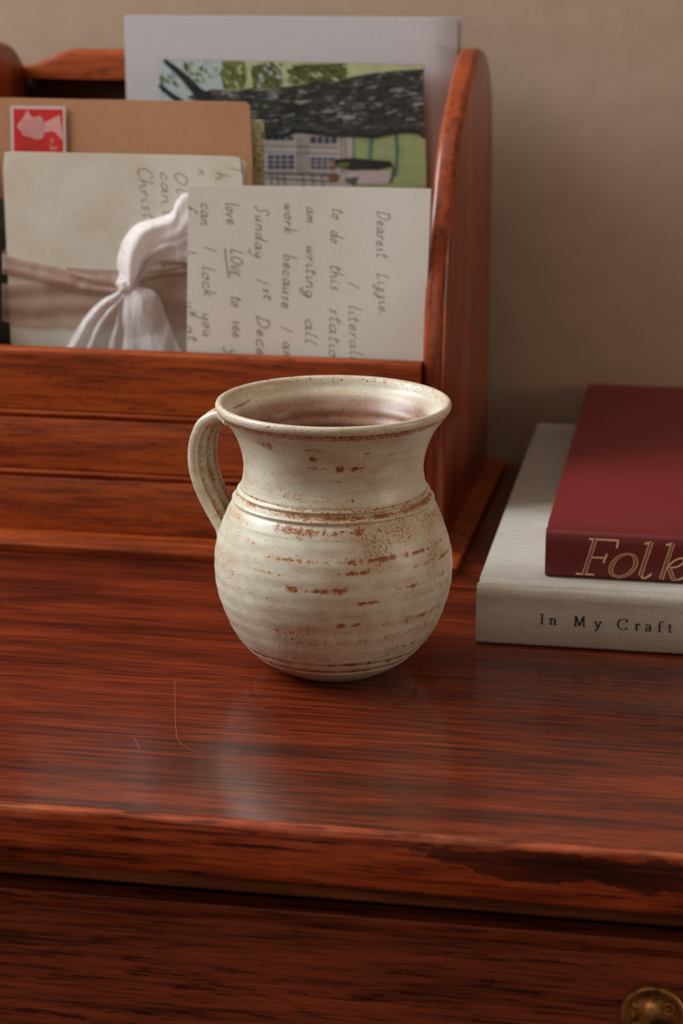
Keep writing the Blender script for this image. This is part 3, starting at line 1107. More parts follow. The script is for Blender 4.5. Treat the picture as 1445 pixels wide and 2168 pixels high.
M_LETTER = mat_paper('cream_writing_paper', (230, 226, 216), (218, 206, 186))
M_LETTER2 = mat_paper('aged_writing_paper', (226, 220, 206), (196, 172, 142), amt=0.6)
M_KRAFT = mat_paper('brown_kraft_paper', (186, 134, 98), (168, 114, 80), fib=0.09)
M_WHITE = mat_paper('white_card', (198, 193, 196), None, 0.55)
M_PENCIL = plain('grey_ink', (126, 116, 106), 0.8)
M_PENCIL2 = plain('soft_grey_ink', (140, 128, 114), 0.8)


def sheet(name, tl, tr, lx_shift, rx_shift, y, thick, mat, parent=None, bend=None, origin=None, nx=14, nz=14, zb=None, radius=0.0, lean=0.0):
    """upright sheet: top corners given as points, sides run down to the rack floor"""
    zb = ZB if zb is None else zb
    bl = Vector((tl.x + lx_shift, y, zb))
    br = Vector((tr.x + rx_shift, y, zb))
    vs_, fs = [], []
    for side in (0, 1):
        for j in range(nz + 1):
            v = j / nz
            for i in range(nx + 1):
                u = i / nx
                p = (tl.lerp(tr, u)).lerp(bl.lerp(br, u), v)
                if radius and j == 0 and i in (0, nx):
                    p = p + Vector((radius if i == 0 else -radius, 0, -radius * 0.4))
                dy = bend(u, v) if bend else 0.0
                vs_.append(Vector((p.x, y + dy + (thick if side else 0.0) + lean * (p.z - zb), p.z)))
    k = (nx + 1) * (nz + 1)
    for j in range(nz):
        for i in range(nx):
            a = j * (nx + 1) + i
            fs.append([a, a + 1, a + nx + 2, a + nx + 1])
            fs.append([k + a, k + a + nx + 1, k + a + nx + 2, k + a + 1])
    ring = [i for i in range(nx + 1)] + [(j + 1) * (nx + 1) - 1 for j in range(1, nz + 1)] + [nz * (nx + 1) + i for i in range(nx - 1, -1, -1)] + [j * (nx + 1) for j in range(nz - 1, 0, -1)]
    for a, b in zip(ring, ring[1:] + ring[:1]):
        fs.append([a, b, k + b, k + a])
    return mesh_obj(name, vs_, fs, mat, parent, 50, origin)


# --- single-stroke cursive alphabet, x-height 1
HAND = {
    'a': ([[(0.85, 0.85), (0.5, 1.0), (0.15, 0.7), (0.1, 0.25), (0.35, 0.0), (0.65, 0.25), (0.88, 0.9), (0.8, 0.3), (0.95, 0.0), (1.15, 0.2)]], 1.15),
    'b': ([[(0.1, 2.3), (0.08, 1.0), (0.1, 0.1), (0.45, 0.0), (0.75, 0.4), (0.6, 0.85), (0.2, 0.6)]], 0.95),
    'c': ([[(0.8, 0.9), (0.45, 1.0), (0.12, 0.6), (0.2, 0.1), (0.55, 0.0), (0.85, 0.25)]], 0.95),
    'd': ([[(0.8, 0.8), (0.4, 0.95), (0.1, 0.5), (0.3, 0.0), (0.65, 0.2), (0.85, 1.0), (0.95, 2.2), (0.85, 0.5), (0.95, 0.0), (1.15, 0.15)]], 1.2),
    'e': ([[(0.1, 0.45), (0.5, 0.55), (0.7, 0.8), (0.45, 1.0), (0.15, 0.65), (0.2, 0.1), (0.55, 0.0), (0.9, 0.3)]], 0.95),
    'f': ([[(0.8, 2.1), (0.5, 2.3), (0.3, 1.6), (0.25, 0.3), (0.2, -0.7)], [(0.0, 0.9), (0.6, 1.0)]], 0.75),
    'g': ([[(0.8, 0.85), (0.4, 1.0), (0.1, 0.5), (0.35, 0.05), (0.7, 0.3), (0.85, 0.9), (0.75, -0.5), (0.4, -1.1), (0.0, -0.8), (0.4, -0.35), (1.0, 0.1)]], 1.1),
    'h': ([[(0.15, 2.3), (0.12, 1.0), (0.08, 0.0)], [(0.1, 0.5), (0.4, 0.95), (0.65, 0.8), (0.68, 0.2), (0.85, 0.0), (1.0, 0.15)]], 1.05),
    'i': ([[(0.15, 1.0), (0.12, 0.3), (0.3, 0.0), (0.5, 0.2)], [(0.22, 1.5), (0.26, 1.62)]], 0.5),
    'k': ([[(0.15, 2.3), (0.1, 0.0)], [(0.7, 1.0), (0.15, 0.5), (0.5, 0.25), (0.8, 0.0)]], 0.9),
    'l': ([[(0.2, 2.3), (0.14, 1.0), (0.16, 0.2), (0.35, 0.0), (0.5, 0.15)]], 0.55),
    'm': ([[(0.05, 1.0), (0.1, 0.0)], [(0.1, 0.5), (0.35, 0.95), (0.5, 0.75), (0.52, 0.0)], [(0.52, 0.5), (0.8, 0.95), (0.98, 0.75), (1.0, 0.1), (1.2, 0.1)]], 1.35),
    'n': ([[(0.1, 1.0), (0.1, 0.0)], [(0.1, 0.5), (0.45, 0.98), (0.65, 0.75), (0.68, 0.1), (0.9, 0.1)]], 1.0),
    'o': ([[(0.45, 1.0), (0.12, 0.7), (0.12, 0.2), (0.42, 0.0), (0.7, 0.35), (0.65, 0.85), (0.4, 0.98), (0.9, 0.9)]], 0.95),
    'r': ([[(0.1, 1.0), (0.12, 0.0)], [(0.12, 0.5), (0.35, 0.95), (0.65, 0.95)]], 0.75),
    's': ([[(0.65, 0.95), (0.35, 1.0), (0.2, 0.75), (0.5, 0.45), (0.5, 0.1), (0.15, 0.0)]], 0.75),
    't': ([[(0.3, 1.9), (0.25, 0.4), (0.4, 0.0), (0.65, 0.2)], [(0.0, 1.2), (0.7, 1.35)]], 0.75),
    'u': ([[(0.1, 1.0), (0.1, 0.3), (0.3, 0.0), (0.6, 0.3), (0.72, 1.0), (0.72, 0.2), (0.95, 0.05)]], 1.05),
    'v': ([[(0.05, 1.0), (0.35, 0.0), (0.7, 0.95), (0.9, 0.9)]], 0.95),
    'w': ([[(0.05, 1.0), (0.15, 0.1), (0.35, 0.1), (0.5, 0.85), (0.6, 0.1), (0.85, 0.15), (0.98, 1.0)]], 1.15),
    'y': ([[(0.1, 1.0), (0.15, 0.3), (0.45, 0.1), (0.75, 0.9), (0.7, -0.4), (0.35, -1.2), (-0.1, -1.0)]], 1.05),
    'z': ([[(0.15, 0.95), (0.65, 0.85), (0.35, 0.3), (0.6, 0.1), (0.55, -0.5), (0.2, -0.9), (0.05, -0.5), (0.5, -0.1), (0.85, 0.2)]], 0.9),
    'C': ([[(1.0, 1.9), (0.7, 2.3), (0.25, 1.9), (0.1, 1.0), (0.3, 0.2), (0.7, 0.0), (1.05, 0.3)]], 1.2),
    'D': ([[(0.2, 2.1), (0.15, 0.0)], [(0.0, 2.1), (0.6, 2.2), (1.15, 1.6), (1.05, 0.6), (0.6, 0.05), (0.05, 0.0)]], 1.35),
    'E': ([[(0.7, 1.6), (0.2, 1.6), (0.15, 0.0), (0.7, 0.05)], [(0.15, 0.8), (0.55, 0.85)]], 0.85),
    'I': ([[(0.25, 2.1), (0.15, 0.0)]], 0.6),
    'L': ([[(0.25, 2.2), (0.2, 1.0), (0.15, 0.0), (0.5, 0.1), (0.85, 0.15)]], 0.95),
    'O': ([[(0.7, 2.1), (0.25, 1.7), (0.1, 0.8), (0.45, 0.0), (1.0, 0.5), (1.1, 1.5), (0.7, 2.1)]], 1.3),
    'V': ([[(0.05, 1.6), (0.35, 0.0), (0.75, 1.6)]], 0.85),
    'S': ([[(1.1, 2.0), (0.7, 2.4), (0.35, 2.0), (0.55, 1.3), (0.75, 0.6), (0.45, -0.1), (0.05, 0.1)]], 1.2),
    'T': ([[(0.5, 2.1), (0.4, 0.0)], [(0.0, 2.1), (1.1, 2.2)]], 1.1),
    '1': ([[(0.25, 2.0), (0.15, 0.0)]], 0.5),
    ',': ([[(0.2, 0.1), (0.1, -0.35)]], 0.4),
    "'": ([[(0.15, 2.1), (0.1, 1.7)]], 0.3),
    ' ': ([], 1.05),
}


def text_width(s):
    return sum(HAND[c][1] for c in s) + 0.12 * len(s)


def write_down(strokes, text, x0, y0, x1, y1, xh, to3d, width):
    """a line of handwriting turned a quarter clockwise: it runs down from (x0, y0) to (x1, y1), letter tops to the right (photo units)"""
    L = math.hypot(x1 - x0, y1 - y0)
    dx, dy = (x1 - x0) / L, (y1 - y0) / L
    nx, ny = dy, -dx                       # letter-up direction (towards +x)
    k = L / text_width(text)
    c = 0.0
    for ch in text:
        jit = random.uniform(-0.06, 0.06)
        sc = random.uniform(0.92, 1.08)
        for g in HAND[ch][0]:
            pts = smooth_line(g, 4) if len(g) > 2 else [Vector(q) for q in g]
            P = []
            for q in pts:
                r = c + (q.x + 0.22 * q.y) * k * sc
                h = (q.y * sc + jit) * xh
                P.append((x0 + dx * r + nx * h, y0 + dy * r + ny * h))
            strokes.add(P, to3d, width)
        c += (HAND[ch][1] + 0.12) * k


def on_sheet(y, tl, tr, bend, lx, rx):
    """photo position -> point just proud of an upright sheet's face"""
    def f(px, py, l):
        p = at(px, py, y)
        u = (p.x - tl.x) / (tr.x - tl.x)
        v = (tl.z - p.z) / (tl.z - ZB)
        return Vector((p.x, y + bend(u, v) - 0.00012, p.z))
    return f


# --- front letter
YA = 0.1632
a_tl, a_tr = at(398, 392, YA), at(912, 400, YA)
bend_a = lambda u, v: 0.0016 * math.sin(u * math.pi * 0.9) * (1 - v) - 0.0003 * math.sin(u * 7 + v * 3)
front_letter = sheet('letter', a_tl, a_tr, -0.0045, -0.0052, YA, 0.0003, M_LETTER, bend=bend_a, origin=(-0.04, YA, ZB), nx=24, nz=24)
tag(front_letter, 'cream handwritten letter beginning Dearest at the right front of the rack', 'letter')
st = Strokes()
fA = on_sheet(YA, a_tl, a_tr, bend_a, 0, 0)
for (s, x0, y0, x1, y1, xh) in (
        ('Dearest', 797, 447, 796, 546, 13), ('Lizzie,', 797, 578, 803, 672, 12.5),
        ('I', 736, 596, 735, 610, 13), ('literally', 737, 646, 741, 786, 12.5),
        ('to', 702, 440, 700, 466, 13), ('do', 699, 488, 698, 516, 12.5), ('this', 698, 560, 698, 616, 12.5), ('station', 697, 650, 694, 782, 12.5),
        ('am', 648, 438, 648, 476, 12), ('writing', 648, 520, 646, 634, 12), ('all', 645, 674, 645, 730, 12),
        ('work', 601, 430, 600, 496, 12), ('because', 599, 538, 595, 654, 12), ('I', 594, 690, 594, 704, 12), ('am', 598, 722, 600, 768, 12),
        ('Sunday', 541, 434, 539, 550, 12), ('1', 540, 588, 540, 600, 12), ('st', 556, 608, 558, 636, 9), ('December', 543, 668, 541, 838, 12),
        ('love', 477, 428, 480, 476, 12), ('LOVE', 487, 526, 488, 586, 11.5), ('to', 489, 626, 489, 650, 12), ('see', 491, 676, 491, 716, 12), ('you', 486, 738, 486, 790, 12),
        ('can', 425, 428, 425, 478, 12), ('I', 431, 520, 431, 532, 12), ('lock', 427, 562, 431, 630, 12), ('you', 427, 662, 431, 716, 12),
        ('f', 392, 432, 392, 446, 10), ('h', 386, 530, 388, 546, 12), ('ut', 392, 636, 392, 668, 11), ('at', 394, 688, 396, 722, 11)):
    write_down(st, s, x0, y0, x1, y1, xh, fA, 1.6)
st.add([(475, 524), (478, 555), (484, 588)], fA, 1.8)
# nothing is written beyond the paper's left edge or below the rack's front
keep = [f for f in st.f if min(st.v[i].x for i in f) > a_tl.x - 0.0030 and min(st.v[i].z for i in f) > T + 0.09 and min((st.v[i].x - (a_tl.x - 0.0045 * (a_tl.z - st.v[i].z) / (a_tl.z - ZB))) for i in f) > 0.0001]
st.f = keep
st.build('handwriting', M_PENCIL, front_letter)

# --- ribbon-tied bundle of older letters
YBN = 0.1835
b_tl, b_tr = at(5, 320, YBN), at(511, 332, YBN)
bend_b = lambda u, v: -0.0006 * math.sin(u * 5 + 1) * (1 - v * 0.5) + 0.0012 * max(0, u - 0.85) * (1 - v) * 6 * 0.25
bundle = thing('letter_bundle', (-0.14, YBN + 0.003, ZB), 'bundle of old handwritten letters tied with pale ribbon on the left', 'letters')
st = Strokes()
s1 = sheet('letter_sheet', b_tl, b_tr, 0.0012, 0.0030, YBN, 0.0005, M_LETTER2, bundle, bend_b, nx=20, nz=20, radius=0.0012)
for k in range(4):
    dx = (0.0009, -0.0006, 0.0005, 0.0011)[k]
    sheet('letter_sheet', b_tl + Vector((0.0008 * (k + 1), 0, -0.0012 - 0.0005 * k)), b_tr + Vector((dx, 0, -0.0020 - 0.0006 * k)), 0.001, 0.0025, YBN + 0.0012 * (k + 1), 0.0006, M_LETTER2, bundle, bend_b, nx=10, nz=10)
fB = on_sheet(YBN, b_tl, b_tr, bend_b, 0, 0)
for (s, x0, y0, x1, y1, xh) in (('Christ,', 289, 352, 306, 476, 12), ("can't", 339, 362, 345, 460, 11), ('Ole', 367, 362, 380, 438, 12.5), ('n', 418, 358, 418, 372, 11), ('h', 455, 364, 457, 384, 12), ('T', 485, 350, 486, 366, 11),
                                ):
    write_down(st, s, x0, y0, x1, y1, xh, fB, 1.5)
st.build('handwriting', M_PENCIL2, s1)
for (s, x0, y0, x1, y1, xh) in (('u', 341, 552, 342, 570, 9), ('n', 384, 562, 385, 578, 8)):
    st = Strokes()
    write_down(st, s, x0, y0, x1, y1, xh, fB, 1.5)
    st.build('handwriting', M_PENCIL2, s1)

# --- dark green card behind the bundle, only its left edge showing
M_GREENCARD = mat_paper('dark_green_card', (34, 50, 40), (70, 62, 30), 0.5, 0.2, 120, 0.8)
yg = 0.1945
g_tl, g_tr = at(-40, 420, yg), at(300, 428, yg)
gc = sheet('green_card', g_tl, g_tr, 0.0015, 0.0015, yg, 0.0012, M_GREENCARD, origin=(-0.17, yg, ZB), nx=4, nz=4)
tag(gc, 'dark green card peeping out behind the left edge of the tied bundle', 'card')

# --- brown envelope with a red stamp
YE = 0.2040
e_tl, e_tr = at(-34, 206, YE), at(532, 219, YE)
env = thing('brown_envelope', (-0.145, YE + 0.002, ZB), 'brown kraft envelope with a red postage stamp behind the tied bundle', 'envelope')
bend_e = lambda u, v: 0.0006 * math.sin(u * 4)
e1 = sheet('envelope_front', e_tl, e_tr, 0.001, 0.0012, YE, 0.0005, M_KRAFT, env, bend_e, nx=12, nz=8, radius=0.0009)
sheet('envelope_back', e_tl + Vector((0.001, 0, -0.0007)), e_tr + Vector((-0.002, 0, 0.0007)), 0.001, 0.001, YE + 0.0016, 0.0005, M_KRAFT, env, bend_e, nx=12, nz=8, radius=0.0005)


def flat_poly(name, pts, y, mat, parent, thick=0.0002):
    """small flat piece outlined by photo positions, at depth y"""
    P = [at(px, py, y) for px, py in pts]
    n = len(P)
    vs_ = P + [p + Vector((0, thick, 0)) for p in P]
    fs = [list(range(n)), list(range(n, 2 * n))] + [[i, (i + 1) % n, n + (i + 1) % n, n + i] for i in range(n)]
    return mesh_obj(name, vs_, fs, mat, parent)


class Print:
    """flat printing: several coloured patches joined to one part"""

    def __init__(self):
        self.v, self.f, self.m, self.mats = [], [], [], []

    def poly(self, pts, y, mat):
        if mat not in self.mats:
            self.mats.append(mat)
        b = len(self.v)
        self.v += [at(px, py, y) for px, py in pts]
        self.f.append(list(range(b, b + len(pts))))
        self.m.append(self.mats.index(mat))

    def line(self, pts, y, mat, w, sub=4):
        P = smooth_line(pts, sub) if len(pts) > 2 else [Vector(q) for q in pts]
        for i in range(len(P) - 1):
            d = P[i + 1] - P[i]
            if d.length < 1e-6:
                continue
            d.normalize()
            wi = w(i / (len(P) - 1)) if callable(w) else w
            nn = Vector((-d.y, d.x)) * wi / 2
            a, b = P[i] - d * wi * 0.1, P[i + 1] + d * wi * 0.1
            self.poly([tuple(a + nn), tuple(b + nn), tuple(b - nn), tuple(a - nn)], y, mat)

    def build(self, name, parent):
        me_o = mesh_obj(name, self.v, self.f, self.mats, parent, midx=self.m)
        return me_o


# stamp: perforated white paper, red field, pale bust, class letters and wavy cancellation
M_STAMP = plain('stamp_paper', (214, 196, 190), 0.6)
M_SRED = plain('stamp_red', (206, 38, 34), 0.5, 0.06, 200)
M_SPALE = plain('stamp_pale_print', (222, 156, 152), 0.5, 0.05, 200)
M_SCAN = plain('cancellation_ink', (118, 54, 56), 0.6)
perf = []
sx0, sy0, sx1, sy1 = 21, 223, 139, 345
skx = 0.045


def sp(x, y):
    return (x + (y - sy0) * skx * 0.35, y + (x - sx0) * 0.012)


def scallop(a, b, n, nx, ny):
    out = []
    for i in range(n):
        t = i / n
        x, y = a[0] + (b[0] - a[0]) * t, a[1] + (b[1] - a[1]) * t
        ex, ey = (b[0] - a[0]) / n, (b[1] - a[1]) / n
        out += [(x, y), (x + ex * 0.5, y + ey * 0.5), (x + ex * 0.62 + nx, y + ey * 0.62 + ny), (x + ex * 0.88 + nx, y + ey * 0.88 + ny)]
    return out


perf = scallop((sx0, sy0), (sx1, sy0), 15, 0, 2.6) + scallop((sx1, sy0), (sx1, sy1), 15, -2.6, 0) + scallop((sx1, sy1), (sx0, sy1), 15, 0, -2.6) + scallop((sx0, sy1), (sx0, sy0), 15, 2.6, 0)
ys = YE - 0.0009
stamp = flat_poly('stamp', [sp(*q) for q in perf], ys, M_STAMP, env)
pr = Print()
pr.poly([sp(28, 230), sp(132, 230), sp(132, 338), sp(28, 338)], ys - 0.00010, M_SRED)
bust = [(36, 268), (42, 256), (50, 246), (58, 233), (64, 244), (72, 248), (82, 245), (90, 250), (93, 258), (106, 252), (120, 245), (126, 243), (128, 258), (131, 276), (132, 296), (124, 288), (112, 277), (102, 278), (92, 281), (90, 292), (76, 294), (66, 291), (56, 288), (48, 287), (44, 278)]
pr.poly([sp(*q) for q in smooth_line(bust, 3, True)], ys - 0.00018, M_SPALE)
for k in range(7):
    x = 44 + k * 7.5
    pr.line([sp(x - 2, 252), sp(x + 3, 268), sp(x - 1, 284), sp(x + 2, 300), sp(x - 5, 330)], ys - 0.00026, M_SCAN, 0.9)
for g in ([(105, 294), (112, 294)], [(105, 300), (112, 300)], [(106, 311), (120, 311)], [(108, 315), (118, 315)], [(106, 306), (106, 315)]):
    pr.line([sp(*q) for q in g], ys - 0.00026, M_SPALE, 2.2)
pr.build('stamp_print', stamp)

# --- narrow patterned card behind the envelope
M_MAP = NT('green_and_cream_map_print')
nz_ = M_MAP.noise(M_MAP.coords((500, 500, 900)), 1.0, 4, 0.6)
nb_ = M_MAP.noise(M_MAP.coords((30, 30, 45)), 1.0, 2, 0.5)
grn = M_MAP.ramp(nz_, [(0.40, lin(92, 112, 62)), (0.52, lin(212, 200, 158))])
crm = M_MAP.ramp(nz_, [(0.32, lin(150, 140, 94)), (0.46, lin(216, 202, 164))])
M_MAP = M_MAP.set(Base_Color=M_MAP.mix(M_MAP.ramp(nb_, [(0.46, G(0)), (0.54, G(1))]), crm, grn), Roughness=0.55)
ym = 0.2100
m_tl, m_tr = at(330, 250, ym), at(557, 255, ym)
mc = sheet('printed_card', m_tl, m_tr, 0.0, 0.0012, ym, 0.0016, M_MAP, origin=(-0.1, ym, ZB), nx=4, nz=8)
tag(mc, 'narrow strip of green and cream printed card beside the brown envelope', 'card')

# --- tall white card folder at the back
YW = 0.2790
w_tl, w_tr = at(262, 35, YW), at(967, 38, YW)
folder = thing('white_folder', (-0.08, YW + 0.003, ZB), 'tall plain white card folder standing at the back of the rack', 'folder')
bend_w = lambda u, v: 0.0022 * max(0, (u - 0.93) / 0.07) ** 2 + 0.0004 * math.sin(u * 3)
sheet('cover', w_tl, w_tr, 0.0010, 0.0, YW, 0.0008, M_WHITE, folder, bend_w, nx=30, nz=10)
sheet('inner_page', w_tl + Vector((0.003, 0, -0.0010)), w_tr + Vector((-0.001, 0, -0.0008)), 0.001, 0.0, YW + 0.0018, 0.0012, M_WHITE, folder, bend_w, nx=20, nz=6)
sheet('back_cover', w_tl + Vector((0.0004, 0, 0.0002)), w_tr + Vector((0.0016, 0, 0.0001)), 0.001, -0.001, YW + 0.0036, 0.0008, M_WHITE, folder, bend_w, nx=20, nz=6)
M_SMUDGE = plain('pencil_smudge', (186, 176, 172), 0.7)
st = Strokes()
to_w = lambda px, py, l: Vector((at(px, py, YW).x, YW + 0.0003, at(px, py, YW).z))
st.add([(918, 92), (935, 95), (954, 99)], lambda px, py, l: at(px, py, YW - 0.0008), 3.0)
st.build('smudge', M_SMUDGE, folder)

# --- painted postcard, standing on its side
YP = 0.2720
p_tl, p_tr = at(335, 125, YP), at(896, 137, YP)


def paint(name, rgb, var=0.12, scale=160, rough=0.5):
    m = NT('watercolour_' + name)
    c = lin(*rgb)
    nz = m.noise(m.coords((scale, scale, scale * 1.4)), 1.0, 5, 0.65)
    return m.set(Base_Color=m.ramp(nz, [(0.28, tuple(x * (1 - var * 2) for x in c[:3]) + (1,)), (0.72, tuple(min(1, x * (1 + var * 2)) for x in c[:3]) + (1,))]), Roughness=rough)


W_PALE = paint('pale_green', (180, 188, 142), 0.1)
W_LAWN = paint('lawn_green', (150, 164, 112), 0.1)
W_SKY = paint('sky', (176, 190, 190), 0.06)
W_LEAF = paint('leaf', (106, 114, 58), 0.45, 420)
W_LEAF2 = paint('dark_leaf', (86, 92, 44), 0.45, 420)
W_LEAFD = paint('leaf_strokes', (60, 68, 40), 0.3, 400)
W_HOUSE = paint('house', (178, 168, 162), 0.08)
W_SHADE = paint('house_lines', (96, 90, 90), 0.2)
W_GLASS = paint('window_panes', (62, 66, 84), 0.25, 500)
W_MUNT = paint('window_bars', (186, 178, 176), 0.05)
W_BLACK = paint('black_figure', (40, 36, 36), 0.2)
W_DRESS = paint('pale_dress', (188, 172, 168), 0.06)
W_SKIN = paint('brown_hair', (124, 86, 54), 0.3)
W_TEAL = paint('teal_stroke', (92, 122, 104), 0.2)
W_EDGE = plain('card_edge', (160, 116, 92), 0.7)


def mat_bark():
    m = NT('watercolour_bark')
    a = m.noise(m.coords((120, 120, 430)), 1.0, 4, 0.6, 1.2)
    b = m.noise(m.coords((300, 300, 300)), 1.0, 3)
    col = m.ramp(a, [(0.40, lin(34, 36, 36)), (0.54, lin(56, 58, 56)), (0.62, lin(120, 120, 116)), (0.70, lin(150, 148, 144))])
    col = m.mix(m.ramp(b, [(0.5, G(0)), (0.65, G(0.35))]), col, lin(60, 46, 28))
    return m.set(Base_Color=col, Roughness=0.5)


W_BARK = mat_bark()
W_BARKD = paint('dark_bark', (34, 36, 36), 0.2)
card = thing('painted_postcard', (-0.07, YP, ZB), 'sideways watercolour postcard of a tree trunk and house against the white folder', 'postcard')
cs = sheet('card', p_tl, p_tr, 0.0, 0.0022, YP, 0.0016, [W_EDGE], card, None, nx=2, nz=2)
pr = Print()
e = 0.00008
pr.poly([(335.5, 126), (895.5, 138), (901, 470), (340, 470)], YP - e, W_PALE)
pr.poly([(336, 126), (474, 129), (474, 212), (336, 214)], YP - 2 * e, W_SKY)
pr.poly([(548, 284), (746, 284), (748, 420), (548, 420)], YP - 2 * e, W_HOUSE)
pr.poly([(746, 284), (900, 284), (902, 440), (746, 440)], YP - 2 * e, W_LAWN)
random.seed(3)


def leafy(x0, y0, x1, y1, n, mats, L=18, ang=None):
    for _ in range(n):
        x, y = random.uniform(x0, x1), random.uniform(y0, y1)
        a = random.uniform(0, math.pi) if ang is None else random.gauss(ang, 0.35)
        l = L * random.uniform(0.5, 1.2)
        dx, dy = math.cos(a) * l / 2, math.sin(a) * l / 2
        q = lambda u: min(max(u, 338), 894)
        w = random.uniform(1.5, 4.0)
        ax, ay, bx, by = q(x - dx), max(y - dy, 128 + (x - 336) * 0.021), q(x + dx), max(y + dy, 128 + (x - 336) * 0.021)
        dd = Vector((bx - ax, by - ay))
        if dd.length < 2:
            continue
        dd.normalize()
        pr.poly([(ax, ay), ((ax + bx) / 2 - dd.y * w, (ay + by) / 2 + dd.x * w), (bx, by), ((ax + bx) / 2 + dd.y * w, (ay + by) / 2 - dd.x * w)], YP - 3 * e - random.random() * e, random.choice(mats))


leafy(386, 134, 420, 186, 30, [W_LEAF, W_LEAF, W_PALE, W_LEAFD], 16, 0.9)
leafy(340, 160, 372, 205, 22, [W_LEAF, W_LEAFD, W_SKY], 18, 1.1)
pr.poly([(470, 129), (516, 129), (522, 160), (515, 188), (474, 188), (466, 160)], YP - 2.5 * e, W_LEAF)
leafy(470, 134, 520, 186, 40, [W_LEAF, W_LEAF2, W_LEAFD, W_PALE], 16, 1.2)
pr.poly([(530, 140), (576, 131), (594, 150), (598, 186), (536, 188)], YP - 2.5 * e, W_LEAF2)
leafy(530, 136, 594, 186, 44, [W_LEAF, W_LEAF2, W_LEAFD, W_SKY], 16, 1.0)
pr.poly([(604, 150), (640, 136), (733, 134), (733, 166), (690, 178), (640, 182)], YP - 2.5 * e, W_LEAF2)
leafy(605, 138, 730, 178, 60, [W_LEAF2, W_LEAFD, W_LEAFD, W_PALE, W_LEAF], 22, 0.5)
leafy(425, 132, 465, 170, 12, [W_LEAFD, W_LEAF, W_SKY], 14, 1.3)
# trunk, branch and bark strokes
trunk = [(394, 206), (420, 196), (450, 189), (500, 192), (560, 191), (620, 181), (700, 176), (748, 162), (800, 153), (850, 149), (896, 146), (899, 292), (884, 278), (866, 276), (830, 278), (792, 286), (760, 284), (728, 281), (700, 283), (660, 279), (620, 276), (592, 291), (556, 288), (520, 260), (470, 230), (420, 215)]
pr.poly(trunk, YP - 5 * e, W_BARK)
pr.line([(348, 128), (372, 148), (398, 172), (420, 196), (450, 214)], YP - 5.4 * e, W_BARKD, lambda t: 9 + 16 * t)
pr.line([(337, 180), (360, 200), (392, 222)], YP - 5.4 * e, W_BARKD, lambda t: 8 + 6 * t)
W_GREY = paint('bark_lights', (150, 148, 144), 0.15)
for _ in range(150):
    x = random.uniform(440, 890)
    t = (x - 440) / 450
    y = random.uniform(200 - 46 * t, 268 + 8 * t)
    l = random.uniform(8, 30)
    s = -0.15 + random.gauss(0, 0.18)
    pr.line([(x, y), (min(x + l, 896), y + s * (min(x + l, 896) - x))], YP - 6 * e - random.random() * e, random.choice([W_BARKD, W_BARKD, W_BARKD, W_GREY, W_LEAFD]), random.uniform(2.0, 5.5))
pr.line([(560, 289), (600, 287), (625, 277), (665, 281), (705, 285), (760, 286), (792, 288), (832, 280), (868, 278), (886, 281), (897, 290)], YP - 7.2 * e, W_BARKD, 8)
# house front with sash windows
for (x0, y0, x1, y1) in ((560, 289, 621, 297), (656, 289, 713, 304), (566, 328, 622, 358), (657, 333, 706, 358)):
    pr.poly([(x0 - 4, y0 - 4), (x1 + 4, y0 - 4), (x1 + 4, y1 + 4), (x0 - 4, y1 + 4)], YP - 3 * e, W_MUNT)
    pr.poly([(x0, y0), (x1, y0), (x1, y1), (x0, y1)], YP - 4 * e, W_GLASS)
    for k in range(1, 4):
        xx = x0 + (x1 - x0) * k / 4
        pr.line([(xx, y0), (xx, y1)], YP - 5 * e, W_MUNT, 2.2)
    if y1 - y0 > 20:
        for yy in (y0 + (y1 - y0) / 3, y0 + (y1 - y0) * 2 / 3):
            pr.line([(x0, yy), (x1, yy)], YP - 5 * e, W_MUNT, 2.0)
for x in (630, 637, 645, 652, 722, 730):
    pr.line([(x, 290), (x + 1, 366)], YP - 3.5 * e, W_SHADE, 1.6)
pr.line([(556, 308), (716, 312)], YP - 3.5 * e, W_SHADE, 1.6)
pr.line([(556, 322), (716, 326)], YP - 3.5 * e, W_SHADE, 1.6)
pr.line([(556, 366), (700, 370)], YP - 3.5 * e, W_SHADE, 5)
pr.line([(556, 376), (700, 384)], YP - 3.5 * e, W_SHADE, 3)
for x in (572, 586, 600, 640, 660, 680):
    pr.line([(x, 366), (x + 3, 400)], YP - 3.5 * e, W_SHADE, 2)
# lawn strokes and the pair of figures
pr.line([(838, 282), (840, 330), (836, 372)], YP - 3 * e, W_TEAL, 8)
pr.line([(786, 286), (782, 340)], YP - 3 * e, W_TEAL, 10)
pr.line([(748, 286), (750, 400)], YP - 3 * e, W_TEAL, 3)
pr.poly([(706, 337), (740, 334), (826, 341), (830, 352), (800, 360), (740, 360), (708, 352)], YP - 4 * e, W_BLACK)
pr.poly([(736, 366), (770, 360), (822, 362), (830, 374), (818, 390), (770, 390), (740, 384)], YP - 4 * e, W_DRESS)
pr.line([(826, 344), (832, 360), (826, 386)], YP - 5 * e, W_BLACK, 3)
pr.poly(smooth_line([(692, 348), (702, 342), (712, 348), (708, 358), (696, 358)], 3, True), YP - 4.5 * e, W_SKIN)
pr.poly(smooth_line([(694, 376), (704, 366), (716, 370), (714, 382), (700, 386)], 3, True), YP - 4.5 * e, W_SKIN)
pr.poly([(716, 346), (738, 344), (738, 353), (716, 353)], YP - 5 * e, W_LEAF)
pr.poly([(728, 378), (760, 374), (752, 388), (734, 388)], YP - 5 * e, W_SHADE)
pr.build('watercolour_print', cs)


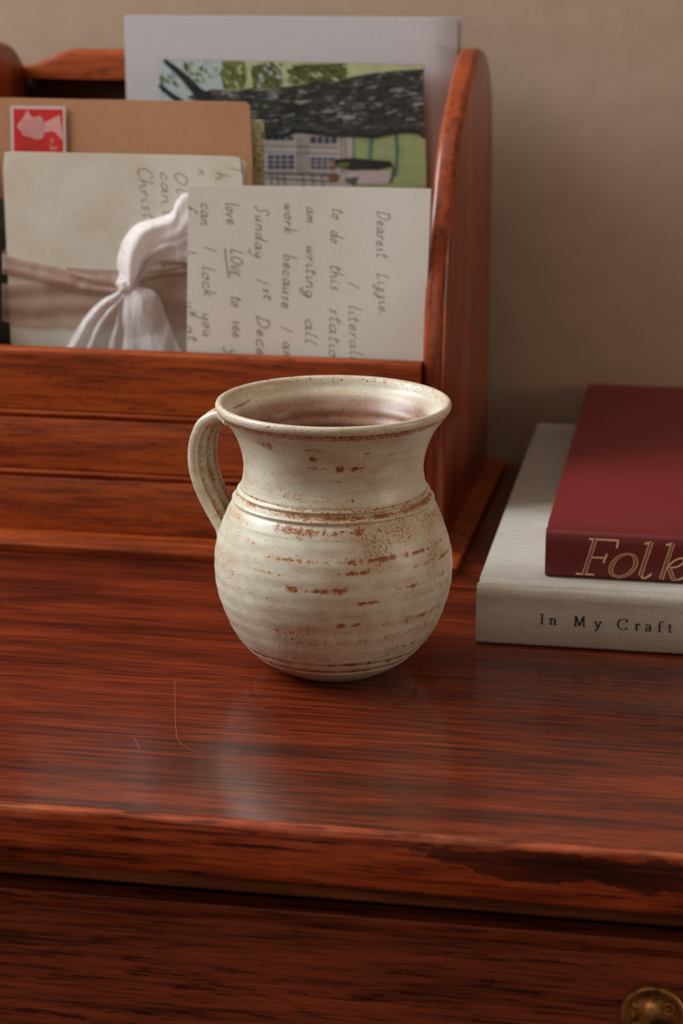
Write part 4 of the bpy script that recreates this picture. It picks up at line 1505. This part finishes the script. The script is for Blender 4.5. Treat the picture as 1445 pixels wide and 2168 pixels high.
# ------------------------------------------------------------------ silk ribbon round the bundle
def mat_silk(name, rgb, alpha, fibre_axis):
    m = NT(name)
    sc = {'x': (60, 900, 900), 'z': (900, 900, 60)}[fibre_axis]
    nz = m.noise(m.coords(sc), 1.0, 4, 0.6)
    c = lin(*rgb)
    col = m.ramp(nz, [(0.3, tuple(x * 0.88 for x in c[:3]) + (1,)), (0.7, c)])
    al = m.ramp(nz, [(0.35, G(max(0, alpha - 0.14))), (0.65, G(min(1, alpha + 0.14)))])
    m.bump(nz, 0.25, 0.0004)
    m.set(Base_Color=col, Roughness=0.6, Sheen_Weight=0.3, Alpha=al)
    # thin cloth: some light comes through
    tr = m.n('ShaderNodeBsdfTranslucent')
    tr.inputs[0].default_value = c
    tp = m.n('ShaderNodeBsdfTransparent')
    mx = m.n('ShaderNodeMixShader')
    mx.inputs[0].default_value = 0.35
    m.link(m.b.outputs[0], mx.inputs[1])
    mx2 = m.n('ShaderNodeMixShader')
    m.link(al, mx2.inputs[0])
    m.link(tp.outputs[0], mx2.inputs[1])
    m.link(tr.outputs[0], mx2.inputs[2])
    m.link(mx2.outputs[0], mx.inputs[2])
    m.link(mx.outputs[0], m.t.nodes['Material Output'].inputs['Surface'])
    return m.m


S_BAND = mat_silk('sheer_blush_silk', (206, 170, 152), 0.72, 'x')
S_LOOP = mat_silk('ivory_silk', (252, 242, 240), 0.96, 'x')
S_TAIL = mat_silk('ivory_silk_tail', (252, 244, 243), 0.92, 'z')
YR = YBN - 0.0022
ribbon = thing('silk_ribbon', (-0.145, YR, T + 0.10), 'frayed blush silk ribbon knotted round the bundle of old letters', 'ribbon')


def cloth_strip(name, left, right, yf, mat, ns=40, nt=14, sub=6, fold=None):
    """cloth between two edge curves given as photo positions; yf(s, t) gives the depth"""
    a, b = smooth_line(left, sub), smooth_line(right, sub)

    def samp(c, s):
        i = min(int(s * (len(c) - 1)), len(c) - 2)
        return c[i].lerp(c[i + 1], s * (len(c) - 1) - i)
    vs_, fs = [], []
    for i in range(ns + 1):
        s = i / ns
        p, q = samp(a, s), samp(b, s)
        for j in range(nt + 1):
            t = j / nt
            w = p.lerp(q, t)
            past = max(0.0, 3.0 - w.x)            # the bands turn round the bundle's left edge
            w.x += past
            vs_.append(Vector((0, past / 4300.0 * 1.1, 0)) + at(w.x, w.y, yf(s, t) + 0.0007 * noise.noise(Vector((w.x * 0.045, w.y * 0.012, len(left)))) + 0.0003 * noise.noise(Vector((w.x * 0.16, w.y * 0.03, 3.0)))))
    for i in range(ns):
        for j in range(nt):
            k = i * (nt + 1) + j
            fs.append([k, k + 1, k + nt + 2, k + nt + 1])
    return mesh_obj(name, vs_, fs, mat, ribbon, 180)


rip = lambda s, t, f, ph: math.sin(t * f + ph + 1.5 * s)
# bands lying across the bundle
cloth_strip('band', [(-30, 602), (60, 600), (140, 590), (250, 585), (330, 580), (440, 566)], [(-30, 672), (60, 690), (140, 690), (250, 688), (330, 692), (440, 700)],
            lambda s, t: YBN - 0.0014 - 0.0005 * rip(s, t, 13, 0), S_BAND)
cloth_strip('band', [(-30, 528), (40, 548), (120, 566), (190, 590), (235, 602), (262, 606)], [(-30, 572), (40, 588), (110, 606), (180, 624), (235, 626), (262, 622)],
            lambda s, t: YBN - 0.0026 - 0.0008 * math.sin(t * math.pi) - 0.0004 * rip(s, t, 9, 1), S_BAND)
cloth_strip('band', [(140, 566), (200, 570), (262, 572), (330, 572), (440, 552)], [(150, 584), (210, 602), (262, 606), (330, 590), (440, 578)],
            lambda s, t: YBN - 0.0024 - 0.0005 * rip(s, t, 7, 2), S_BAND)
# loop rising from the knot and passing behind the front letter
YL = YR - 0.0035
cloth_strip('loop', [(262, 606), (252, 580), (249, 548), (262, 506), (290, 474), (330, 462), (362, 450), (372, 428), (392, 408), (440, 404)], [(284, 606), (300, 584), (312, 556), (326, 534), (340, 520), (358, 516), (378, 512), (394, 505), (410, 498), (450, 480)],
            lambda s, t: max(YA + 0.0044, YL - 0.0058 * math.sin(t * math.pi) * (1 - 0.35 * s)) + 0.0010 * math.sin(t * 9 + 5 * s) + 0.0012 * s, S_LOOP, 60, 20)
cloth_strip('loop', [(270, 604), (282, 570), (296, 540), (330, 512), (366, 500), (392, 486), (440, 470)], [(290, 604), (304, 584), (318, 562), (340, 552), (366, 552), (394, 556), (440, 560)],
            lambda s, t: YL + 0.0012 - 0.0030 * math.sin(t * math.pi) + 0.0008 * math.sin(t * 8 + 4 * s), S_LOOP, 40, 16)
# frayed lower edge of the loop
cloth_strip('loop', [(296, 556), (320, 540), (350, 540), (392, 545), (440, 545)], [(306, 580), (326, 560), (352, 562), (392, 562), (440, 566)],
            lambda s, t: YBN - 0.0022 - 0.0006 * math.sin(t * 6 + 6 * s), S_BAND, 24, 8)


# knot
def knot():
    vs_, fs = [], []
    n, m = 20, 28
    c = at(272, 602, YR - 0.0042)
    for i in range(n + 1):
        ph = math.pi * i / n
        for k in range(m):
            a = 2 * math.pi * k / m
            r = 1 + 0.10 * math.sin(5 * a + 3 * ph) + 0.06 * math.sin(9 * ph + 2 * a)
            vs_.append(c + Vector((0.0058 * r * math.sin(ph) * math.cos(a), 0.0036 * r * math.sin(ph) * math.sin(a), 0.0052 * r * math.cos(ph))))
    for i in range(n):
        for k in range(m):
            a, b = i * m + k, i * m + (k + 1) % m
            fs.append([a, b, b + m, a + m])
    mesh_obj('knot', vs_, fs, S_LOOP, ribbon, 180)


knot()
# tails, pleated, falling behind the front plank
YT = YR - 0.0050
pl = lambda s, t, f, ph, a: a * s ** 0.6 * math.sin(t * f + ph + 0.8 * s)
cloth_strip('tail', [(266, 604), (262, 640), (259, 676), (264, 712), (276, 748), (280, 800)], [(282, 606), (318, 612), (338, 632), (352, 670), (368, 712), (388, 760), (392, 800)],
            lambda s, t: YT - 0.0010 + pl(s, t, 6, 0.6, 0.0014) - 0.0028 * math.sin(math.pi * min(1, s * 1.6)) * math.sin(t * math.pi), S_TAIL, 50, 26)
cloth_strip('tail', [(262, 604), (244, 620), (214, 636), (182, 668), (160, 704), (130, 756), (118, 800)], [(270, 612), (258, 640), (236, 668), (218, 700), (206, 732), (204, 760), (204, 800)],
            lambda s, t: YT + 0.0018 + pl(s, t, 12, 1.4, 0.0020), S_TAIL, 50, 26)
cloth_strip('tail', [(262, 616), (250, 650), (242, 690), (230, 730), (226, 800)], [(274, 616), (270, 650), (272, 690), (276, 730), (282, 800)],
            lambda s, t: YT + 0.0026 + pl(s, t, 9, 2.2, 0.0012), S_TAIL, 40, 18)
# loose threads along the frayed edges
random.seed(11)
for k in range(22):
    if k < 12:
        x, y = random.uniform(150, 246), 0
        y = 740 - (x - 140) * 1.05 + random.uniform(-12, 4)
        pts = [(x, y), (x - random.uniform(2, 10), y - random.uniform(-4, 10)), (x - random.uniform(4, 18), y + random.uniform(0, 20))]
    else:
        x = random.uniform(246, 330)
        y = 570 - (x - 246) * 0.9 + random.uniform(-26, 4)
        pts = [(x, y), (x - random.uniform(2, 8), y - random.uniform(2, 8)), (x - random.uniform(2, 10), y - random.uniform(4, 18))]
    tube('thread', [at(px, py, YT - 0.001 + 0.0004 * j) for j, (px, py) in enumerate(smooth_line(pts, 3))], 0.00009, S_LOOP, ribbon, 5)
